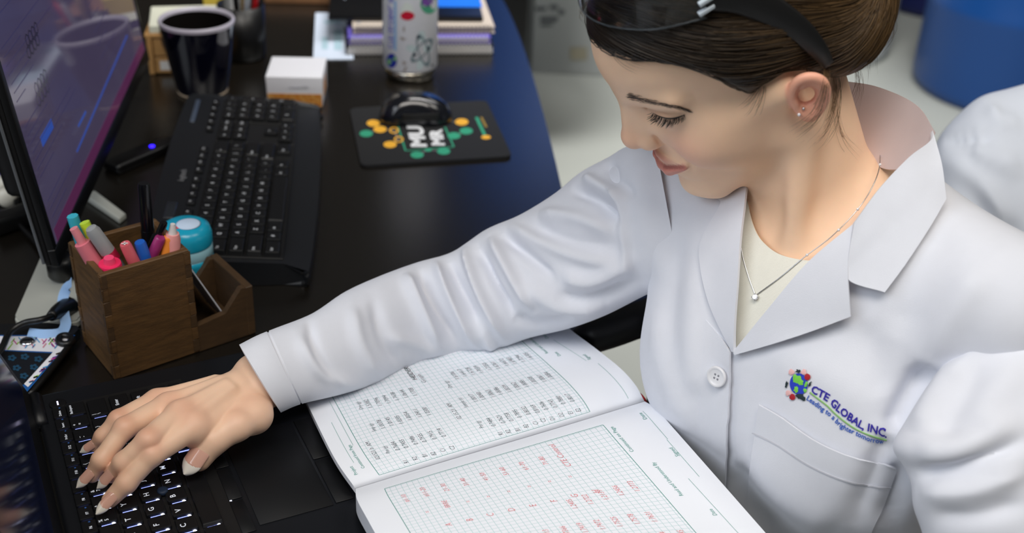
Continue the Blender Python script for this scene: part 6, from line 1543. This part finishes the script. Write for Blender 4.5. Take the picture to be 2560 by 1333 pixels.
# loose wisps in front of and behind the ear, on the neck and at the bun
def wisp(pts, n, spread, rad, kind):
    res = []
    for i in range(n):
        q = np.array(pts, float); k = len(q)
        o = rng.normal(0, spread, 2)
        q[:, :2] += o * np.linspace(0.35, 1.5, k)[:, None] + rng.normal(0, spread * .15, (k, 2))
        q[:, 2] += rng.normal(0, 0.0015)
        res.append([D(*a) for a in cat_rom(q, 16)])
    return np.array(res)
def on_skin(pts, lift=0.0025):
    W, ok = raymarch(head_w, np.array(pts, float), .6, 1.2)
    return [(p[0], p[1], (PJ(w)[2] - lift) if o else 0.93) for p, w, o in zip(pts, W, ok)]
WS = []
WS.append(wisp(on_skin([(2062, 150), (2060, 215), (2038, 285), (1985, 328)]), 26, 9, 1, 0))
WS.append(wisp(on_skin([(2085, 170), (2090, 240), (2070, 310), (2040, 345)]), 24, 12, 1, 0))
WS.append(wisp(on_skin([(2105, 190), (2095, 270), (2110, 340), (2150, 385)]), 10, 14, 1, 0))
WS.append(wisp([(2120, 120, .93), (2140, 165, .935), (2150, 215, .94), (2135, 260, .945)], 14, 12, 1, 0))
WS.append(wisp([(2180, 20, .9), (2205, 70, .905), (2165, 120, .91), (2155, 170, .92)], 16, 16, 1, 0))
WS.append(wisp([(2150, -10, .88), (2215, 30, .89), (2230, 80, .9), (2190, 130, .91)], 14, 8, 1, 0))
WS.append(wisp([(1500, -20, .85), (1470, 5, .86), (1455, 30, .865), (1468, 48, .87)], 10, 7, 1, 0))
WS.append(wisp(on_skin([(1905, 205), (1900, 232), (1885, 262), (1872, 275)]), 16, 10, 1, 0))
WS.append(wisp(on_skin([(1530, 112), (1545, 128), (1570, 140), (1610, 150)]), 16, 9, 1, 0))
W_ = np.concatenate(WS); tb = rng.random(len(W_))[:, None]
ribbons('loose_strands', W_, rng.uniform(.00007, .00014, len(W_)), np.array(lin((104, 80, 54))[:3]) * (0.7 + tb), HAIRM, hair, kind='stuff')
# brows and lashes
def brow(path, n, sgn):
    res = []
    for i in range(n):
        t = rng.random(); q = cat_rom(path, 60); k = int(t * 55); base = q[k] + rng.normal(0, 1, 2) * np.array([2.0, 3.2 * (1 - t * .6)])
        tn = q[min(59, k + 5)] - q[k]; tn /= np.linalg.norm(tn); L = rng.uniform(14, 24)
        e = base + tn * L + np.array([0, -3 + 5 * t])
        seg = [base, (base + e) / 2 + np.array([0, -1.5]), e]
        res.append(cat_rom([D(*a) for a in on_skin(seg, 0.0006)], 7))
    return np.array(res)
BW = brow(np.array([(1566, 240), (1590, 247), (1622, 255), (1665, 264), (1700, 271), (1716, 276)], float), 150, 1)
BROWM = mat('brow_hair', (70, 52, 40), 0.6)
ribbons('eyebrow', BW, rng.uniform(.00012, .00021, len(BW)), np.tile(np.array(lin((52, 38, 28))[:3]), (len(BW), 1)), BROWM, person)
LSH = []
lid = cat_rom(np.array([(1632, 283), (1648, 291), (1668, 296), (1690, 295), (1712, 287)], float), 44)
hw = [np.array(D(*a)) for a in on_skin(lid, 0.0)]
for i, w_ in enumerate(hw):
    for r in range(1 + i % 2):
        t = i / 43.0; hp = w2h(w_) + rng.normal(0, .4, 3)
        dv = np.array([(t - 0.35) * 0.9, 0.75 - 0.3 * t, -0.55]) + rng.normal(0, .10, 3); dv /= np.linalg.norm(dv)
        L = rng.uniform(6.0, 8.6) * (0.75 + 0.4 * math.sin(math.pi * min(1, t + .15)))
        up = np.array([0, 0.2, 1.0])
        LSH.append(cat_rom(np.array([h2w(hp), h2w(hp + dv * L * .5 - up * 0.2), h2w(hp + dv * L + up * 1.4)]), 7))
LSH = np.array(LSH)
ribbons('eyelashes', LSH, rng.uniform(.00016, .00026, len(LSH)), np.zeros((len(LSH), 3)) + .004, mat('lash_black', (16, 13, 12), 0.5), person)
mb = MB(); mb.add(*tube(np.array([D(*a) for a in on_skin(lid, 0.0002)]), np.interp(np.linspace(0, 1, 44), [0, .3, .8, 1], [.0002, .0005, .0006, .0002]), 6)); mb.build('lash_line', MATS['lash_black'], person)
# the far eye's brow and lashes just clear the bridge of the nose
mb = MB()
for b in ((-20, 97, 31), (-24, 96, 32), (-28, 94.5, 32.5), (-32, 92, 32), (-37, 88, 31.5)):
    for r in range(8):
        a0 = np.array(b) + rng.normal(0, 1.2, 3); v, n = hgrad(head_f, a0[None]); a0 = a0 - n[0] * (v[0] - 0.5)
        mb.add(*tube(h2w(np.array([a0, a0 + [-3, -1, .8], a0 + [-6, -3, .8]])), [.0002, .00025, .0001], 4))
mb.build('eyebrow', BROWM, person)
mb = MB()
for r in range(16):
    a0 = np.array((-31.5, 73.5, 11)) + 14.3 * np.array([math.sin((r - 8) * .11) * .9, math.cos((r - 8) * .11) * .93, -.30])
    mb.add(*tube(h2w(cat_rom(np.array([a0, a0 + [0, 4, -2.6], a0 + [0, 8, -2.0]]), 6)), [.0002, .0002, .0002, .00016, .0001, .00006], 4))
mb.build('eyelashes', MATS['lash_black'], person)

# ------------------------------------------------------------------ safety glasses pushed up on the head
gz = thing('safety_glasses', 'clear safety glasses with black temples pushed up on the dark hair', 'glasses', h2w((0, 60, 128)))
bot = np.array([(-69, 26, 92), (-56, 60, 99), (-29, 84, 104), (0, 92, 106), (29, 84, 104), (56, 60, 99), (69, 26, 92)], float)
top = np.array([(-70, 0, 122), (-55, 24, 141), (-30, 38, 150), (0, 44, 152), (30, 38, 150), (55, 24, 141), (70, 0, 122)], float)
bc, tcv = cat_rom(bot, 60), cat_rom(top, 60)
G = np.array([h2w(bc + (tcv - bc) * v + np.array([0, 1, .35]) * 7 * math.sin(math.pi * v)) for v in np.linspace(0, 1, 16)])
gm = bpy.data.materials.new('clear_polycarbonate'); gm.use_nodes = True; _b = gm.node_tree.nodes['Principled BSDF']
_b.inputs['Base Color'].default_value = (0.93, 0.96, 0.98, 1); _b.inputs['Transmission Weight'].default_value = 1.0; _b.inputs['Roughness'].default_value = 0.03; _b.inputs['IOR'].default_value = 1.35
slab('lens', G, 0.0016, gm, gz, label='clear wraparound lens')
BLK = mat('black_plastic', (8, 8, 9), 0.55)
mb = MB(); mb.add(*tube(h2w(bc), 0.0008, 6)); mb.build('lens_rim', mat('clear_rim', (70, 78, 84), 0.15, alpha=0.35), gz)
for s in (1, -1):
    tp = np.array([(68, 16, 108), (73, 0, 94), (75, -14, 70), (76, -25, 44), (75, -31, 20), (70, -34, 0)], float) * np.array([s, 1, 1]); c = cat_rom(tp, 30)
    nrm = np.array([s, 0, 0.15]); nrm = nrm / np.linalg.norm(nrm)
    tn = np.gradient(c, axis=0); tn /= np.linalg.norm(tn, axis=1)[:, None]; sd = np.cross(tn, nrm); sd /= np.linalg.norm(sd, axis=1)[:, None]
    wd = np.interp(np.linspace(0, 1, 30), [0, .2, .6, 1], [13, 12, 8.5, 4.5])[:, None]
    ring = [c + sd * wd * a + nrm * b for a, b in ((-1, 0), (-.8, 1.6), (0, 2.2), (.8, 1.6), (1, 0), (.8, -1.6), (0, -2.0), (-.8, -1.6))]
    Vt = np.stack(ring, 1).reshape(-1, 3); Fq = [tuple(f) for f in gridfaces(8, 30, True)] + [tuple(range(8)), tuple(29 * 8 + i for i in range(8))]
    mesh('temple', h2w(Vt), Fq, BLK, gz, label='black temple arm')
    mb = MB()
    for zz in (0, 9): mb.add(*place(rbox((.011, .004, .0035), .0008), (0, 0, 0)))
    hc = h2w(np.array((70 * s, 24, 97.)))
    mb = MB(); mb.add(*place(rbox((.004, .012, .003), .0006), hc, HR * np.array([1, 1, 1]))); mb.add(*place(rbox((.004, .012, .003), .0006), h2w(np.array((70.5 * s, 21, 104.))), HR))
    mb.build('hinge', mat('clear_hinge', (190, 200, 208), 0.12), gz)

# ------------------------------------------------------------------ jewellery
SIL = mat('silver', (205, 205, 208), 0.2, metal=1.0)
def skin_or_top(p): return np.minimum(head_w(p), coat_f(p.astype(np.float32)) + 0.0052)
def on_chest(pts):
    W, ok = raymarch(skin_or_top, pts, .6, 1.2)
    if ok.any(): W = W[ok]
    e = 0.0005; v = skin_or_top(W); g = np.stack([skin_or_top(W + np.eye(3)[a] * e) - v for a in range(3)], 1); g /= np.linalg.norm(g, axis=1)[:, None]
    return W + g * 0.0008
nl = thing('necklace', 'fine silver necklace with small clear stone pendant at her collar', 'necklace', on_chest(np.array([(1891, 738.)]))[0])
c1_ = cat_rom(np.array([(2178, 300), (2190, 335), (2199, 375), (2197, 425), (2176, 478), (2140, 530), (2080, 592), (2010, 645), (1950, 695), (1893, 737)], float), 120)
c2_ = cat_rom(np.array([(1889, 737), (1872, 690), (1858, 640), (1851, 590), (1850, 545), (1856, 500)], float), 60)
ch1, ch2 = on_chest(c1_), on_chest(c2_)
for c in (ch1, ch2):
    mb = MB(); mb.add(*tube(c, 0.00042, 6)); mb.build('chain', SIL, nl)
BEAD = mat('clear_crystal', (235, 235, 240), 0.05, spec=0.9, coat=1.0)
for i in (8, 36, 47, 62): 
    mb = MB(); mb.add(*place(lathe([(0, -.0012), (.0009, -.0008), (.0012, 0), (.0009, .0008), (0, .0012)], 10), ch1[i] + np.array([0, -.0006, .0006]))); mb.build('bead', BEAD, nl)
pc = on_chest(np.array([(1891, 742.)]))[0] + np.array([-.001, -.0015, .0004])
pr = np.array(Vector((-.5, -.6, .62)).to_track_quat('Z', 'Y').to_matrix())
mb = MB(); mb.add(*place(lathe([(0, -.0022), (.0026, 0), (.0019, .0011), (0, .0011)], 8), pc, pr)); mb.build('stone', BEAD, nl, smooth=False)
mb = MB()
for a in range(4): 
    t = a * math.pi / 2 + .4; mb.add(*place(tube(np.array([(0.0012 * math.cos(t), .0012 * math.sin(t), -.002), (.0029 * math.cos(t), .0029 * math.sin(t), 0), (.0022 * math.cos(t), .0022 * math.sin(t), .0014)]), .0004, 5), pc, pr))
mb.build('setting', SIL, nl)
for (x, y), r_, nm in (((1997, 287), .0013, 'lower'), ((2008, 272), .0012, 'upper')):
    W, ok = raymarch(head_w, np.array([(x, y)], float), .6, 1.2)
    mb = MB(); mb.add(*place(lathe([(0, -r_), (r_ * .7, -r_ * .7), (r_, 0), (r_ * .7, r_ * .7), (0, r_)], 12), W[0] + np.array([0, -.0008, .0004])))
    mb.build('ear_stud', BEAD if nm == 'lower' else SIL, None, label=('tiny clear stud low in the ear lobe' if nm == 'lower' else 'tiny silver stud higher in the ear lobe'), cat='earring')
